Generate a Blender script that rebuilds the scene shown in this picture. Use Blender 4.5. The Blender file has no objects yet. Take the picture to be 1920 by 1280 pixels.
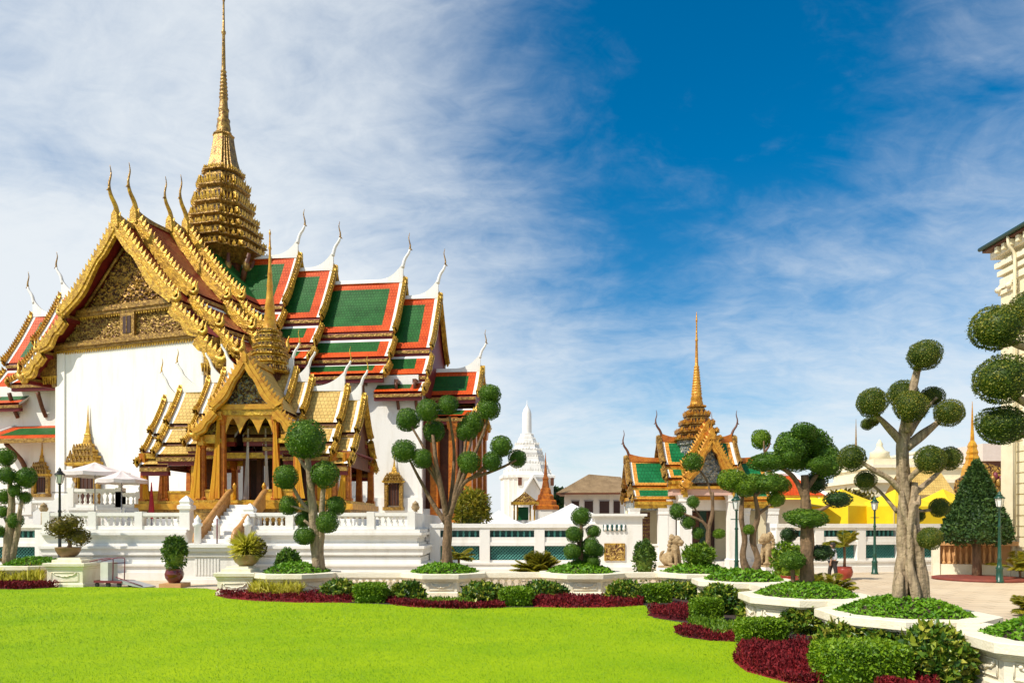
import bpy, math, random
import numpy as np
from math import sin, cos, pi, radians, sqrt
from mathutils import Vector, Matrix, noise
random.seed(7)
SC = bpy.context.scene
COL = SC.collection
# ---------------------------------------------------------------- camera
F, HY, CH = 1400.0, 985.0, 2.4          # focal length in photo pixels, horizon row, eye height
cd = bpy.data.cameras.new('camera'); cam = bpy.data.objects.new('camera', cd); COL.objects.link(cam)
cam.location = (0, 0, CH); cam.rotation_euler = (radians(90), 0, 0)
cd.sensor_width = 36; cd.lens = 36*F/1920; cd.shift_y = (HY-640)/1920
cd.clip_start = 0.1; cd.clip_end = 3000
SC.camera = cam
# ---------------------------------------------------------------- light
SUN_EL, SUN_AZ = 48.0, 236.0            # azimuth from +Y clockwise
se, sa = radians(SUN_EL), radians(SUN_AZ)
sundir = Vector((sin(sa)*cos(se), cos(sa)*cos(se), sin(se)))
sd = bpy.data.lights.new('sun', 'SUN'); sun = bpy.data.objects.new('sun', sd); COL.objects.link(sun)
sd.energy = 4.7; sd.angle = radians(0.5); sd.color = (1.0, 0.94, 0.82)
sun.location = (-30, -30, 60); sun.rotation_euler = sundir.to_track_quat('Z', 'Y').to_euler()
W = bpy.data.worlds.new('World'); SC.world = W; W.use_nodes = True
nt = W.node_tree; nt.nodes.clear()
def nd(t, kind, **kw):
    n = t.nodes.new(kind)
    for k, v in kw.items():
        if hasattr(n, k): setattr(n, k, v)
        else: n.inputs[k].default_value = v
    return n
def math_(t, op, a, b=None, c=None, clamp=False):
    n = t.nodes.new('ShaderNodeMath'); n.operation = op; n.use_clamp = clamp
    for i, v in enumerate((a, b, c)):
        if v is None: continue
        if isinstance(v, (int, float)): n.inputs[i].default_value = v
        else: t.links.new(v, n.inputs[i])
    return n.outputs[0]
def vmath(t, op, a, b=None):
    n = t.nodes.new('ShaderNodeVectorMath'); n.operation = op
    for i, v in enumerate((a, b)):
        if v is None: continue
        if isinstance(v, (tuple, list)): n.inputs[i].default_value = v
        else: t.links.new(v, n.inputs[i])
    return n
def mixc(t, fac, a, b):
    n = t.nodes.new('ShaderNodeMix'); n.data_type = 'RGBA'
    for sock, v in ((n.inputs[0], fac), (n.inputs[6], a), (n.inputs[7], b)):
        if isinstance(v, (int, float)): sock.default_value = v
        elif isinstance(v, (tuple, list)): sock.default_value = (*v[:3], 1)
        else: t.links.new(v, sock)
    return n.outputs[2]
def build_world():
    t = nt
    out = nd(t, 'ShaderNodeOutputWorld'); bg = nd(t, 'ShaderNodeBackground'); bg.inputs[1].default_value = 0.1
    sky = nd(t, 'ShaderNodeTexSky', sky_type='NISHITA'); sky.sun_disc = False
    sky.sun_elevation = se; sky.sun_rotation = sa; sky.air_density = 1.0; sky.dust_density = 0.6; sky.ozone_density = 3.0
    hsv = nd(t, 'ShaderNodeHueSaturation'); hsv.inputs['Saturation'].default_value = 1.48; hsv.inputs['Value'].default_value = 1.22
    hsv.inputs['Hue'].default_value = 0.493
    t.links.new(sky.outputs[0], hsv.inputs['Color'])
    tc = nd(t, 'ShaderNodeTexCoord'); d = tc.outputs['Generated']
    sep = nd(t, 'ShaderNodeSeparateXYZ'); t.links.new(d, sep.inputs[0])
    z = math_(t, 'MAXIMUM', sep.outputs[2], 0.0)
    inv = math_(t, 'DIVIDE', 1.0, math_(t, 'ADD', z, 0.30))
    sc = vmath(t, 'SCALE', d); t.links.new(inv, sc.inputs['Scale'])
    def fbm(rot, scale, sx, sy, det, dist, off):
        mp = nd(t, 'ShaderNodeMapping'); t.links.new(sc.outputs[0], mp.inputs[0])
        mp.inputs['Rotation'].default_value = (0, 0, radians(rot)); mp.inputs['Scale'].default_value = (sx, sy, 0.0)
        mp.inputs['Location'].default_value = off
        nz = nd(t, 'ShaderNodeTexNoise'); nz.inputs['Scale'].default_value = scale; nz.inputs['Detail'].default_value = det
        nz.inputs['Roughness'].default_value = 0.62; nz.inputs['Distortion'].default_value = dist
        t.links.new(mp.outputs[0], nz.inputs['Vector']); return nz.outputs[0]
    n1 = fbm(28, 1.5, 1.0, 1.6, 10, 0.7, (3.1, 0.4, 0))
    n2 = fbm(65, 4.2, 1.0, 1.3, 11, 0.9, (1.3, 7.0, 0))
    n3 = fbm(35, 12.0, 1.0, 1.5, 9, 1.2, (0.3, 2.0, 0))
    # how thick the cloud deck is towards each part of the sky
    def toward(v, lo, hi):
        dt = vmath(t, 'DOT_PRODUCT', d, tuple(Vector(v).normalized())).outputs['Value']
        mr = nd(t, 'ShaderNodeMapRange'); mr.interpolation_type = 'SMOOTHSTEP'; t.links.new(dt, mr.inputs[0])
        mr.inputs[1].default_value = lo; mr.inputs[2].default_value = hi; return mr.outputs[0]
    def dirp(px, row): return ((px-960)/F, 1, (HY-row)/F)
    s = math_(t, 'MULTIPLY', n1, 0.60)
    s = math_(t, 'ADD', s, math_(t, 'MULTIPLY', n2, 0.40)); s = math_(t, 'ADD', s, math_(t, 'MULTIPLY', n3, 0.20))
    low = nd(t, 'ShaderNodeMapRange'); t.links.new(z, low.inputs[0]); low.inputs[1].default_value = 0.06; low.inputs[2].default_value = 0.44
    low.inputs[3].default_value = 0.40; low.inputs[4].default_value = 0.0
    s = math_(t, 'ADD', s, low.outputs[0])
    for v, lo, hi, w in (((-1.1, 1, .5), .52, 1.0, .32), (dirp(200, 60), .96, 1.0, -.12), (dirp(1400, 160), .82, 1.0, -.27), (dirp(1250, 380), .95, 1.0, -.06), (dirp(1900, 60), .95, 1.0, .07), (dirp(700, 330), .92, 1.0, .14), (dirp(1750, 560), .93, 1.0, .10)):
        s = math_(t, 'ADD', s, math_(t, 'MULTIPLY', toward(v, lo, hi), w))
    mr = nd(t, 'ShaderNodeMapRange'); mr.interpolation_type = 'SMOOTHSTEP'; t.links.new(s, mr.inputs[0])
    mr.inputs[1].default_value = 0.33; mr.inputs[2].default_value = 1.14; mr.inputs[3].default_value = 0.0; mr.inputs[4].default_value = 0.96
    col = mixc(t, mr.outputs[0], hsv.outputs[0], (7.8, 8.25, 8.6))
    t.links.new(col, bg.inputs[0]); t.links.new(bg.outputs[0], out.inputs[0])
build_world()
vs = SC.view_settings; vs.view_transform = 'Standard'; vs.look = 'None'; vs.gamma = 1; vs.exposure = 0.12
SC.cycles.max_bounces = 6; SC.cycles.diffuse_bounces = 3; SC.cycles.transparent_max_bounces = 6
# ---------------------------------------------------------------- helpers
def P(px, py, Y): return Vector(((px-960)/F*Y, Y, CH+(HY-py)/F*Y))
def G(px, py):
    Y = CH*F/(py-HY); return Vector(((px-960)/F*Y, Y, 0))
def tag(o, label=None, cat=None, group=None, kind=None):
    if label: o['label'] = label
    if cat: o['category'] = cat
    if group: o['group'] = group
    if kind: o['kind'] = kind
    return o
def thing(name, label, cat, loc=(0, 0, 0), rz=0, group=None):
    o = bpy.data.objects.new(name, None); COL.objects.link(o)
    o.location = loc; o.rotation_euler = (0, 0, rz); o.empty_display_size = 0.3
    return tag(o, label, cat, group)
class MB:
    """collects polygons of several materials into one mesh"""
    def __init__(s, M=None):
        s.v = []; s.f = []; s.m = []; s.sm = []; s.uv = []; s.mats = []; s.M = M or Matrix.Identity(4); s.anyuv = False
    def mi(s, m):
        if m not in s.mats: s.mats.append(m)
        return s.mats.index(m)
    def add(s, verts, faces, m, smooth=False, uvs=None):
        b = len(s.v); M = s.M
        s.v.extend([tuple(M @ Vector(p)) for p in verts]); k = s.mi(m)
        for j, f in enumerate(faces):
            s.f.append([b+i for i in f]); s.m.append(k); s.sm.append(smooth)
            if uvs: s.uv.extend([uvs[i] for i in f]); s.anyuv = True
            else: s.uv.extend([(0, 0)]*len(f))
        return s
    def quad(s, a, b, c, d, m, uv=None): return s.add([a, b, c, d], [(0, 1, 2, 3)], m, False, uv)
    def box(s, x0, x1, y0, y1, z0, z1, m, R=None):
        vs_ = [(x, y, z) for z in (z0, z1) for y in (y0, y1) for x in (x0, x1)]
        if R is not None: vs_ = [R @ Vector(p) for p in vs_]
        return s.add(vs_, [(0, 2, 3, 1), (4, 5, 7, 6), (0, 1, 5, 4), (2, 6, 7, 3), (0, 4, 6, 2), (1, 3, 7, 5)], m)
    def lathe(s, prof, m, c=(0, 0, 0), n=16, smooth=True, cross=None, cap=True, a0=0):
        """rings of radius r at height z; cross = list of unit (x, y) giving the plan instead of a circle"""
        cr = cross or [(cos(a0+2*pi*i/n), sin(a0+2*pi*i/n)) for i in range(n)]
        n = len(cr); V = []; Fs = []
        for z, r in prof: V += [(c[0]+r*x, c[1]+r*y, c[2]+z) for x, y in cr]
        for k in range(len(prof)-1):
            for i in range(n):
                j = (i+1) % n; Fs.append((k*n+i, k*n+j, (k+1)*n+j, (k+1)*n+i))
        if cap: Fs.append(tuple(range(n))[::-1]); Fs.append(tuple((len(prof)-1)*n+i for i in range(n)))
        return s.add(V, Fs, m, smooth)
    def tube(s, pts, rad, m, n=8, smooth=True, wob=0, flat=1.0):
        pts = [Vector(p) for p in pts]; V = []; Fs = []; K = len(pts)
        up = Vector((0.31, 0.87, 0.17))
        for k, p in enumerate(pts):
            t = (pts[min(k+1, K-1)]-pts[max(k-1, 0)]).normalized()
            a = t.cross(up); a = a.normalized() if a.length > 1e-4 else Vector((1, 0, 0)); b = t.cross(a)
            r = rad[k] if isinstance(rad, (list, tuple)) else rad
            for i in range(n):
                w = 2*pi*i/n
                rr = r*(1+wob*(noise.noise(Vector((cos(w)*1.6, sin(w)*1.6, 0))+p*2.3)+.6*noise.noise(Vector((cos(w)*4, sin(w)*4, 3))+p*0.8))) if wob else r
                V.append(p+a*cos(w)*rr+b*sin(w)*rr*flat)
        for k in range(K-1):
            for i in range(n):
                j = (i+1) % n; Fs.append((k*n+i, k*n+j, (k+1)*n+j, (k+1)*n+i))
        Fs.append(tuple(range(n))[::-1]); Fs.append(tuple((K-1)*n+i for i in range(n)))
        return s.add(V, Fs, m, smooth)
    def prism(s, poly, h0, h1, m, axis='z', smooth=False):
        """polygon (a, b) extruded along an axis: z -> (a, b, h); y -> (a, h, b); x -> (h, a, b)"""
        f = {'z': lambda a, b, h: (a, b, h), 'y': lambda a, b, h: (a, h, b), 'x': lambda a, b, h: (h, a, b)}[axis]
        n = len(poly); V = [f(a, b, h0) for a, b in poly]+[f(a, b, h1) for a, b in poly]
        Fs = [tuple(range(n))[::-1], tuple(range(n, 2*n))]+[(i, (i+1) % n, n+(i+1) % n, n+i) for i in range(n)]
        return s.add(V, Fs, m, smooth)
    def ball(s, c, r, m, n=12, k=8, sx=1, sy=1, sz=1):
        pr = [(-cos(pi*i/k)*r*sz, max(sin(pi*i/k)*r, 1e-4)) for i in range(k+1)]
        return s.lathe(pr, m, c, cross=[(cos(2*pi*i/n)*sx, sin(2*pi*i/n)*sy) for i in range(n)])
    def build(s, name, parent=None):
        me = bpy.data.meshes.new(name); me.from_pydata(s.v, [], s.f)
        for m in s.mats: me.materials.append(m)
        me.polygons.foreach_set('material_index', s.m); me.polygons.foreach_set('use_smooth', s.sm)
        if s.anyuv:
            u = me.uv_layers.new(name='UVMap'); u.data.foreach_set('uv', [c for p in s.uv for c in p])
        me.update()
        o = bpy.data.objects.new(name, me); COL.objects.link(o)
        if parent: o.parent = parent
        return o
def curve(pts, n=6):
    """Catmull-Rom through points"""
    pts = [Vector(p) for p in pts]; q = [2*pts[0]-pts[1]]+pts+[2*pts[-1]-pts[-2]]; out = []
    for i in range(1, len(q)-2):
        for k in range(n):
            t = k/n; a, b, c, d = q[i-1], q[i], q[i+1], q[i+2]
            out.append(0.5*((2*b)+(c-a)*t+(2*a-5*b+4*c-d)*t*t+(3*b-a-3*c+d)*t**3))
    out.append(pts[-1]); return out
def lerps(vals, n):
    out = []
    for a, b in zip(vals, vals[1:]): out += [a+(b-a)*k/n for k in range(n)]
    return out+[vals[-1]]
def dup(root, loc, rz=None, label=None, scale=None):
    r = root.copy(); COL.objects.link(r); r.location = loc
    if rz is not None: r.rotation_euler = (0, 0, rz)
    if scale: r.scale = scale
    if label: r['label'] = label
    for ch in list(root.children):
        c = ch.copy(); COL.objects.link(c); c.parent = r
        for g in ch.children:
            d = g.copy(); COL.objects.link(d); d.parent = c
    return r
def copy_to(o, parent, loc, rz=0, scale=None):
    c = o.copy(); COL.objects.link(c); c.parent = parent; c.location = loc; c.rotation_euler = (0, 0, rz)
    if scale: c.scale = scale
    return c
def frame(origin, out_yaw):
    """local x = outwards along the ridge, y = sideways, z = up"""
    return Matrix.Translation(origin) @ Matrix.Rotation(out_yaw, 4, 'Z')
# ---------------------------------------------------------------- materials
def newmat(name):
    m = bpy.data.materials.new(name); m.use_nodes = True; t = m.node_tree
    return m, t, t.nodes['Principled BSDF']
def simple(name, c1, c2=None, rough=.6, metal=0, scale=3.0, det=6, bump=0, bscale=20, streak=(1, 1, 1), lo=.35, hi=.65, spec=.5, coat=0):
    m, t, b = newmat(name)
    b.inputs['Roughness'].default_value = rough; b.inputs['Metallic'].default_value = metal
    b.inputs['Specular IOR Level'].default_value = spec
    if coat: b.inputs['Coat Weight'].default_value = coat
    tc = nd(t, 'ShaderNodeTexCoord'); mp = nd(t, 'ShaderNodeMapping'); t.links.new(tc.outputs['Object'], mp.inputs[0]); mp.inputs['Scale'].default_value = streak
    if c2:
        nz = nd(t, 'ShaderNodeTexNoise'); nz.inputs['Scale'].default_value = scale; nz.inputs['Detail'].default_value = det; nz.inputs['Roughness'].default_value = .65
        t.links.new(mp.outputs[0], nz.inputs['Vector'])
        mr = nd(t, 'ShaderNodeMapRange'); t.links.new(nz.outputs[0], mr.inputs[0]); mr.inputs[1].default_value = lo; mr.inputs[2].default_value = hi
        t.links.new(mixc(t, mr.outputs[0], c1, c2), b.inputs['Base Color'])
    else: b.inputs['Base Color'].default_value = (*c1, 1)
    if bump:
        n2 = nd(t, 'ShaderNodeTexNoise'); n2.inputs['Scale'].default_value = bscale; n2.inputs['Detail'].default_value = 5
        t.links.new(tc.outputs['Object'], n2.inputs['Vector'])
        bp = nd(t, 'ShaderNodeBump'); bp.inputs['Strength'].default_value = bump; bp.inputs['Distance'].default_value = .05
        t.links.new(n2.outputs[0], bp.inputs['Height']); t.links.new(bp.outputs[0], b.inputs['Normal'])
    return m
def tiles(name, c1, c2, rough=.3):
    m, t, b = newmat(name); b.inputs['Roughness'].default_value = max(rough, .45); b.inputs['Specular IOR Level'].default_value = .22
    tc = nd(t, 'ShaderNodeTexCoord'); br = nd(t, 'ShaderNodeTexBrick'); t.links.new(tc.outputs['UV'], br.inputs['Vector'])
    br.inputs['Scale'].default_value = 1; br.inputs['Brick Width'].default_value = .2; br.inputs['Row Height'].default_value = .26
    br.inputs['Mortar Size'].default_value = .018; br.inputs['Mortar Smooth'].default_value = .4; br.inputs['Bias'].default_value = 0
    br.inputs['Color1'].default_value = (*c1, 1); br.inputs['Color2'].default_value = (*c2, 1); br.inputs['Mortar'].default_value = tuple(x*.62 for x in c1)+(1,)
    nz = nd(t, 'ShaderNodeTexNoise'); nz.inputs['Scale'].default_value = .9; nz.inputs['Detail'].default_value = 7; t.links.new(tc.outputs['UV'], nz.inputs['Vector'])
    mr = nd(t, 'ShaderNodeMapRange'); t.links.new(nz.outputs[0], mr.inputs[0]); mr.inputs[1].default_value = .35; mr.inputs[2].default_value = .7; mr.inputs[3].default_value = 0; mr.inputs[4].default_value = .45
    t.links.new(mixc(t, mr.outputs[0], br.outputs[0], tuple(min(1, x*1.5+.02) for x in c2)), b.inputs['Base Color'])
    bp = nd(t, 'ShaderNodeBump'); bp.inputs['Strength'].default_value = .8; bp.inputs['Distance'].default_value = .03; bp.invert = True
    t.links.new(br.outputs['Fac'], bp.inputs['Height']); t.links.new(bp.outputs[0], b.inputs['Normal'])
    return m
def carved(name, hi_c, lo_c, scale=6.0, rough=.4, metal=.4, third=None):
    """gilded carving: relief colour and bump from warped cells"""
    m, t, b = newmat(name); b.inputs['Roughness'].default_value = rough; b.inputs['Metallic'].default_value = metal
    tc = nd(t, 'ShaderNodeTexCoord')
    nz = nd(t, 'ShaderNodeTexNoise'); nz.inputs['Scale'].default_value = scale*.6; nz.inputs['Detail'].default_value = 3; t.links.new(tc.outputs['Object'], nz.inputs['Vector'])
    v = vmath(t, 'ADD', tc.outputs['Object'], None); sc = vmath(t, 'SCALE', nz.outputs['Color']); sc.inputs['Scale'].default_value = .5
    t.links.new(sc.outputs[0], v.inputs[1])
    vo = nd(t, 'ShaderNodeTexVoronoi'); vo.inputs['Scale'].default_value = scale; vo.feature = 'SMOOTH_F1'; t.links.new(v.outputs[0], vo.inputs['Vector'])
    mr = nd(t, 'ShaderNodeMapRange'); t.links.new(vo.outputs['Distance'], mr.inputs[0]); mr.inputs[1].default_value = .28; mr.inputs[2].default_value = .55
    base = hi_c
    if third:
        v2 = nd(t, 'ShaderNodeTexVoronoi'); v2.inputs['Scale'].default_value = scale*1.7; t.links.new(v.outputs[0], v2.inputs['Vector'])
        sp = nd(t, 'ShaderNodeSeparateColor'); t.links.new(v2.outputs['Color'], sp.inputs[0])
        base = mixc(t, math_(t, 'GREATER_THAN', sp.outputs[0], .62), hi_c, third)
    t.links.new(mixc(t, mr.outputs[0], base, lo_c), b.inputs['Base Color'])
    bp = nd(t, 'ShaderNodeBump'); bp.inputs['Strength'].default_value = 1; bp.inputs['Distance'].default_value = .12; bp.invert = True
    t.links.new(vo.outputs['Distance'], bp.inputs['Height']); t.links.new(bp.outputs[0], b.inputs['Normal'])
    return m
def leafmat(name, cols, trans=.25, rough=.5, cl=1.2, iw=.75, nw=.8):
    """leaves: colour by leaf and by clump, some light passes through"""
    m, t, b = newmat(name); b.inputs['Roughness'].default_value = rough; b.inputs['Specular IOR Level'].default_value = .35
    ge = nd(t, 'ShaderNodeNewGeometry'); tc = nd(t, 'ShaderNodeTexCoord')
    nz = nd(t, 'ShaderNodeTexNoise'); nz.inputs['Scale'].default_value = cl; nz.inputs['Detail'].default_value = 3; t.links.new(ge.outputs['Position'], nz.inputs['Vector'])
    f = math_(t, 'ADD', math_(t, 'MULTIPLY', ge.outputs['Random Per Island'], iw), math_(t, 'MULTIPLY', math_(t, 'SUBTRACT', nz.outputs[0], .35), nw))
    cr = nd(t, 'ShaderNodeValToRGB'); t.links.new(f, cr.inputs[0]); e = cr.color_ramp.elements
    n = len(cols)
    e[0].position = 0.08; e[0].color = (*cols[0], 1); e[1].position = .98; e[1].color = (*cols[-1], 1)
    for i in range(1, n-1):
        x = e.new(.08+.9*i/(n-1)); x.color = (*cols[i], 1)
    t.links.new(cr.outputs[0], b.inputs['Base Color'])
    tr = nd(t, 'ShaderNodeBsdfTranslucent'); t.links.new(cr.outputs[0], tr.inputs[0])
    mx = nd(t, 'ShaderNodeMixShader'); mx.inputs[0].default_value = trans
    t.links.new(b.outputs[0], mx.inputs[1]); t.links.new(tr.outputs[0], mx.inputs[2]); t.links.new(mx.outputs[0], t.nodes['Material Output'].inputs[0])
    return m
WHITE = simple('white_plaster', (.84, .81, .75), (.66, .61, .52), .75, scale=1.5, det=10, streak=(1.3, 1.3, .22), lo=.50, hi=.88, bump=.18, bscale=9)
CREAM = simple('cream_stone', (.84, .76, .58), (.70, .58, .38), .7, scale=2.6, streak=(1, 1, .5), lo=.48, hi=.85, bump=.25, bscale=25)
CREAMW = simple('cream_wall', (.80, .71, .49), (.70, .59, .37), .8, scale=1.5, lo=.45, hi=.8, bump=.1)
GOLD = simple('gilded_wood', (.80, .49, .05), (.22, .085, .010), .34, metal=.35, scale=4, det=9, bump=.8, bscale=12, lo=.36, hi=.70)
GOLD2 = simple('old_gilding', (.54, .32, .065), (.12, .05, .012), .36, metal=.4, scale=5, det=9, bump=1.0, bscale=10, lo=.34, hi=.66)
GOLDB = simple('bright_gold_lacquer', (.76, .41, .035), (.46, .17, .012), .32, metal=.25, scale=3, lo=.35, hi=.7, bump=.3, bscale=18)
ORANGE = simple('orange_gilded_column', (.62, .20, .015), (.38, .085, .008), .35, metal=.2, scale=4, bump=.4, bscale=16)
CARVE = carved('carved_gilt_relief', (.58, .33, .06), (.07, .02, .008), 6.5)
CARVE2 = carved('carved_frieze_relief', (.62, .40, .10), (.13, .05, .015), 8.0)
MOSAIC = carved('glass_mosaic_relief', (.55, .38, .12), (.10, .05, .03), 7, third=(.35, .42, .45))
MOSAICW = carved('pale_mosaic', (.62, .58, .45), (.18, .20, .18), 7, third=(.20, .30, .42), metal=.1)
TG = tiles('green_roof_tile', (.006, .072, .007), (.010, .105, .012), .42)
TRD = tiles('shaded_red_roof_tile', (.20, .016, .004), (.26, .026, .005))  # darker copy of the red tile: front arm's shade put into the colour
TGB = tiles('bright_green_roof_tile', (.004, .115, .030), (.006, .15, .045))
TR = tiles('red_roof_tile', (.50, .046, .001), (.60, .075, .002), .5)
GOLDO = simple('orange_gilding', (.68, .34, .035), (.38, .13, .012), .36, metal=.3, scale=5, det=8, bump=.8, bscale=12, lo=.38, hi=.68)
BARKM = simple('tan_bark', (.38, .28, .17), (.16, .105, .06), .85, scale=6, streak=(2.4, 2.4, .35), bump=1.0, bscale=11, lo=.40, hi=.70)
TY = tiles('ochre_roof_tile', (.50, .31, .08), (.60, .41, .12))
TYB = tiles('ochre_roof_edge_tile', (.52, .29, .06), (.62, .40, .11))
RAIL = simple('worn_gilt_rail', (.52, .27, .08), (.34, .15, .04), .45, scale=5)
TO = tiles('orange_roof_tile', (.60, .22, .03), (.66, .30, .05))
TB = tiles('brown_roof_tile', (.22, .14, .07), (.30, .20, .10), .7)
RED = simple('dark_red_soffit', (.20, .012, .010), (.13, .008, .008), .5)
DARK = simple('dark_interior', (.035, .012, .008), (.06, .022, .012), .6)
BROWN = simple('brown_lacquer', (.16, .05, .015), (.09, .025, .008), .5, scale=4)
CURT = simple('yellow_curtain', (.76, .40, .015), (.62, .22, .008), .8, scale=3, streak=(3, 3, .4))
CURTW = simple('pale_curtain', (.72, .62, .55), (.5, .4, .36), .8, scale=3, streak=(3, 3, .4))
BARK = simple('pale_bark', (.40, .295, .18), (.095, .06, .034), .85, scale=6, streak=(2.4, 2.4, .35), bump=1.0, bscale=11, lo=.42, hi=.72)
BARKD = simple('brown_bark', (.26, .155, .08), (.10, .06, .03), .85, scale=5, streak=(2, 2, .5), bump=.9, bscale=9)
SOIL = simple('bed_soil', (.05, .03, .02), (.03, .018, .012), .95, scale=8, bump=.6)
IRON = simple('dark_green_iron', (.006, .050, .030), (.010, .065, .04), .35)
IRONB = simple('black_iron', (.015, .017, .018), (.03, .03, .03), .4)
GLASS = simple('frosted_lamp_glass', (.75, .75, .70), None, .15, coat=.5)
TEAL = simple('teal_lattice_paint', (.08, .32, .27), (.05, .22, .19), .5)
TEALD = simple('dark_teal_panel', (.012, .07, .07), (.02, .10, .09), .5)
POT = simple('oxblood_glazed_pot', (.16, .015, .010), (.08, .008, .006), .12, coat=.6, scale=2)
POTR = simple('red_terracotta_pot', (.34, .05, .025), (.24, .03, .018), .3, scale=3)
STONE = simple('weathered_ochre_stone', (.46, .33, .17), (.26, .17, .08), .85, scale=7, bump=.8, bscale=16)
PAVE = None
YEL = simple('yellow_tent_fabric', (.85, .62, .006), (.80, .52, .004), .7, scale=.7)
TENTW = simple('white_tent_fabric', (.80, .78, .77), (.72, .70, .70), .8, scale=.8)
PARA = simple('blush_parasol_fabric', (.74, .66, .63), (.64, .55, .53), .85, scale=2)
GREYM = simple('grey_painted_metal', (.42, .42, .42), (.34, .34, .35), .45)
MAROON = simple('maroon_painted_steel', (.20, .03, .045), (.14, .02, .03), .45)
RUBBER = simple('black_rubber', (.02, .02, .02), None, .8)
SHIRT = simple('white_shirt_cloth', (.78, .80, .86), (.70, .72, .80), .85, scale=8)
TROUS = simple('dark_trouser_cloth', (.03, .022, .02), None, .85)
SKIN = simple('skin', (.42, .23, .14), None, .55)
L_BOX = leafmat('clipped_topiary_leaves', [(.026, .080, .006), (.058, .145, .009), (.115, .225, .014), (.22, .32, .025)])
L_BOXY = leafmat('sunburnt_topiary_leaves', [(.032, .068, .006), (.080, .125, .010), (.17, .20, .016), (.36, .30, .03)])
L_HEDGE = leafmat('hedge_leaves', [(.065, .150, .006), (.12, .235, .008), (.20, .33, .010), (.28, .40, .015)])
L_GREEN = leafmat('fresh_green_leaves', [(.03, .08, .01), (.06, .13, .012), (.12, .21, .02), (.22, .30, .04)])
L_GRASS = leafmat('grass_blades', [(.165, .32, .003), (.22, .37, .003), (.275, .42, .004), (.34, .46, .006)], cl=.38, iw=.38, nw=1.5)
L_DARK = leafmat('dark_conifer_leaves', [(.016, .045, .012), (.032, .078, .018), (.060, .12, .024), (.10, .17, .035)])
L_BRIGHT = leafmat('bright_young_leaves', [(.05, .12, .006), (.10, .20, .008), (.17, .28, .012), (.26, .36, .02)])
L_GC = leafmat('ground_cover_leaves', [(.06, .18, .008), (.12, .28, .01), (.17, .35, .012), (.23, .42, .02)])
L_VAR = leafmat('variegated_leaves', [(.022, .065, .010), (.05, .12, .012), (.12, .21, .015), (.30, .34, .03), (.50, .42, .08)], trans=.15, rough=.35)
L_RED = leafmat('dark_red_leaves', [(.060, .002, .004), (.12, .003, .007), (.19, .006, .010), (.27, .012, .014)], trans=.15, rough=.75)
L_YEL = leafmat('yellow_green_blades', [(.36, .36, .02), (.56, .52, .04), (.70, .64, .09), (.78, .72, .18)], trans=.5)
L_PALM = leafmat('olive_fronds', [(.10, .13, .01), (.22, .22, .015), (.36, .32, .02), (.48, .34, .03)], trans=.4)
L_BON = leafmat('bronze_green_leaves', [(.05, .05, .008), (.11, .09, .012), (.19, .15, .015), (.30, .22, .02)])
# ---------------------------------------------------------------- ground
def ground_mats():
    m, t, b = newmat('sandy_paving'); b.inputs['Roughness'].default_value = .85
    tc = nd(t, 'ShaderNodeTexCoord'); br = nd(t, 'ShaderNodeTexBrick'); t.links.new(tc.outputs['Object'], br.inputs['Vector'])
    br.inputs['Scale'].default_value = 1; br.inputs['Brick Width'].default_value = .9; br.inputs['Row Height'].default_value = .6; br.inputs['Mortar Size'].default_value = .02
    br.inputs['Color1'].default_value = (.58, .45, .30, 1); br.inputs['Color2'].default_value = (.52, .40, .27, 1); br.inputs['Mortar'].default_value = (.22, .16, .10, 1)
    nz = nd(t, 'ShaderNodeTexNoise'); nz.inputs['Scale'].default_value = .6; nz.inputs['Detail'].default_value = 9; t.links.new(tc.outputs['Object'], nz.inputs['Vector'])
    mr = nd(t, 'ShaderNodeMapRange'); t.links.new(nz.outputs[0], mr.inputs[0]); mr.inputs[1].default_value = .4; mr.inputs[2].default_value = .7; mr.inputs[4].default_value = .6
    t.links.new(mixc(t, mr.outputs[0], br.outputs[0], (.66, .55, .40)), b.inputs['Base Color'])
    bp = nd(t, 'ShaderNodeBump'); bp.inputs['Strength'].default_value = .3; bp.inputs['Distance'].default_value = .01; bp.invert = True
    t.links.new(br.outputs['Fac'], bp.inputs['Height']); t.links.new(bp.outputs[0], b.inputs['Normal'])
    g, t, b = newmat('lawn_turf'); b.inputs['Roughness'].default_value = .9; b.inputs['Specular IOR Level'].default_value = .1
    tc = nd(t, 'ShaderNodeTexCoord')
    def nz_(s, d, st=(1, 1, 1)):
        mp = nd(t, 'ShaderNodeMapping'); mp.inputs['Scale'].default_value = st; t.links.new(tc.outputs['Object'], mp.inputs[0])
        n = nd(t, 'ShaderNodeTexNoise'); n.inputs['Scale'].default_value = s; n.inputs['Detail'].default_value = d; n.inputs['Roughness'].default_value = .7; t.links.new(mp.outputs[0], n.inputs['Vector']); return n.outputs[0]
    f = math_(t, 'ADD', math_(t, 'MULTIPLY', nz_(.3, 6), .62), math_(t, 'MULTIPLY', nz_(24, 6), .38))
    cr = nd(t, 'ShaderNodeValToRGB'); t.links.new(f, cr.inputs[0]); e = cr.color_ramp.elements
    e[0].position = .34; e[0].color = (.17, .33, .003, 1); e[1].position = .66; e[1].color = (.345, .47, .004, 1)
    x = e.new(.5); x.color = (.265, .40, .003, 1)
    t.links.new(cr.outputs[0], b.inputs['Base Color'])
    bp = nd(t, 'ShaderNodeBump'); bp.inputs['Strength'].default_value = .7; bp.inputs['Distance'].default_value = .03
    t.links.new(nz_(30, 6), bp.inputs['Height']); t.links.new(bp.outputs[0], b.inputs['Normal'])
    return m, g
PAVE, LAWN = ground_mats()
EARTH = simple('far_ground', (.34, .30, .22), (.24, .24, .15), .9, scale=.05)
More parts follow.
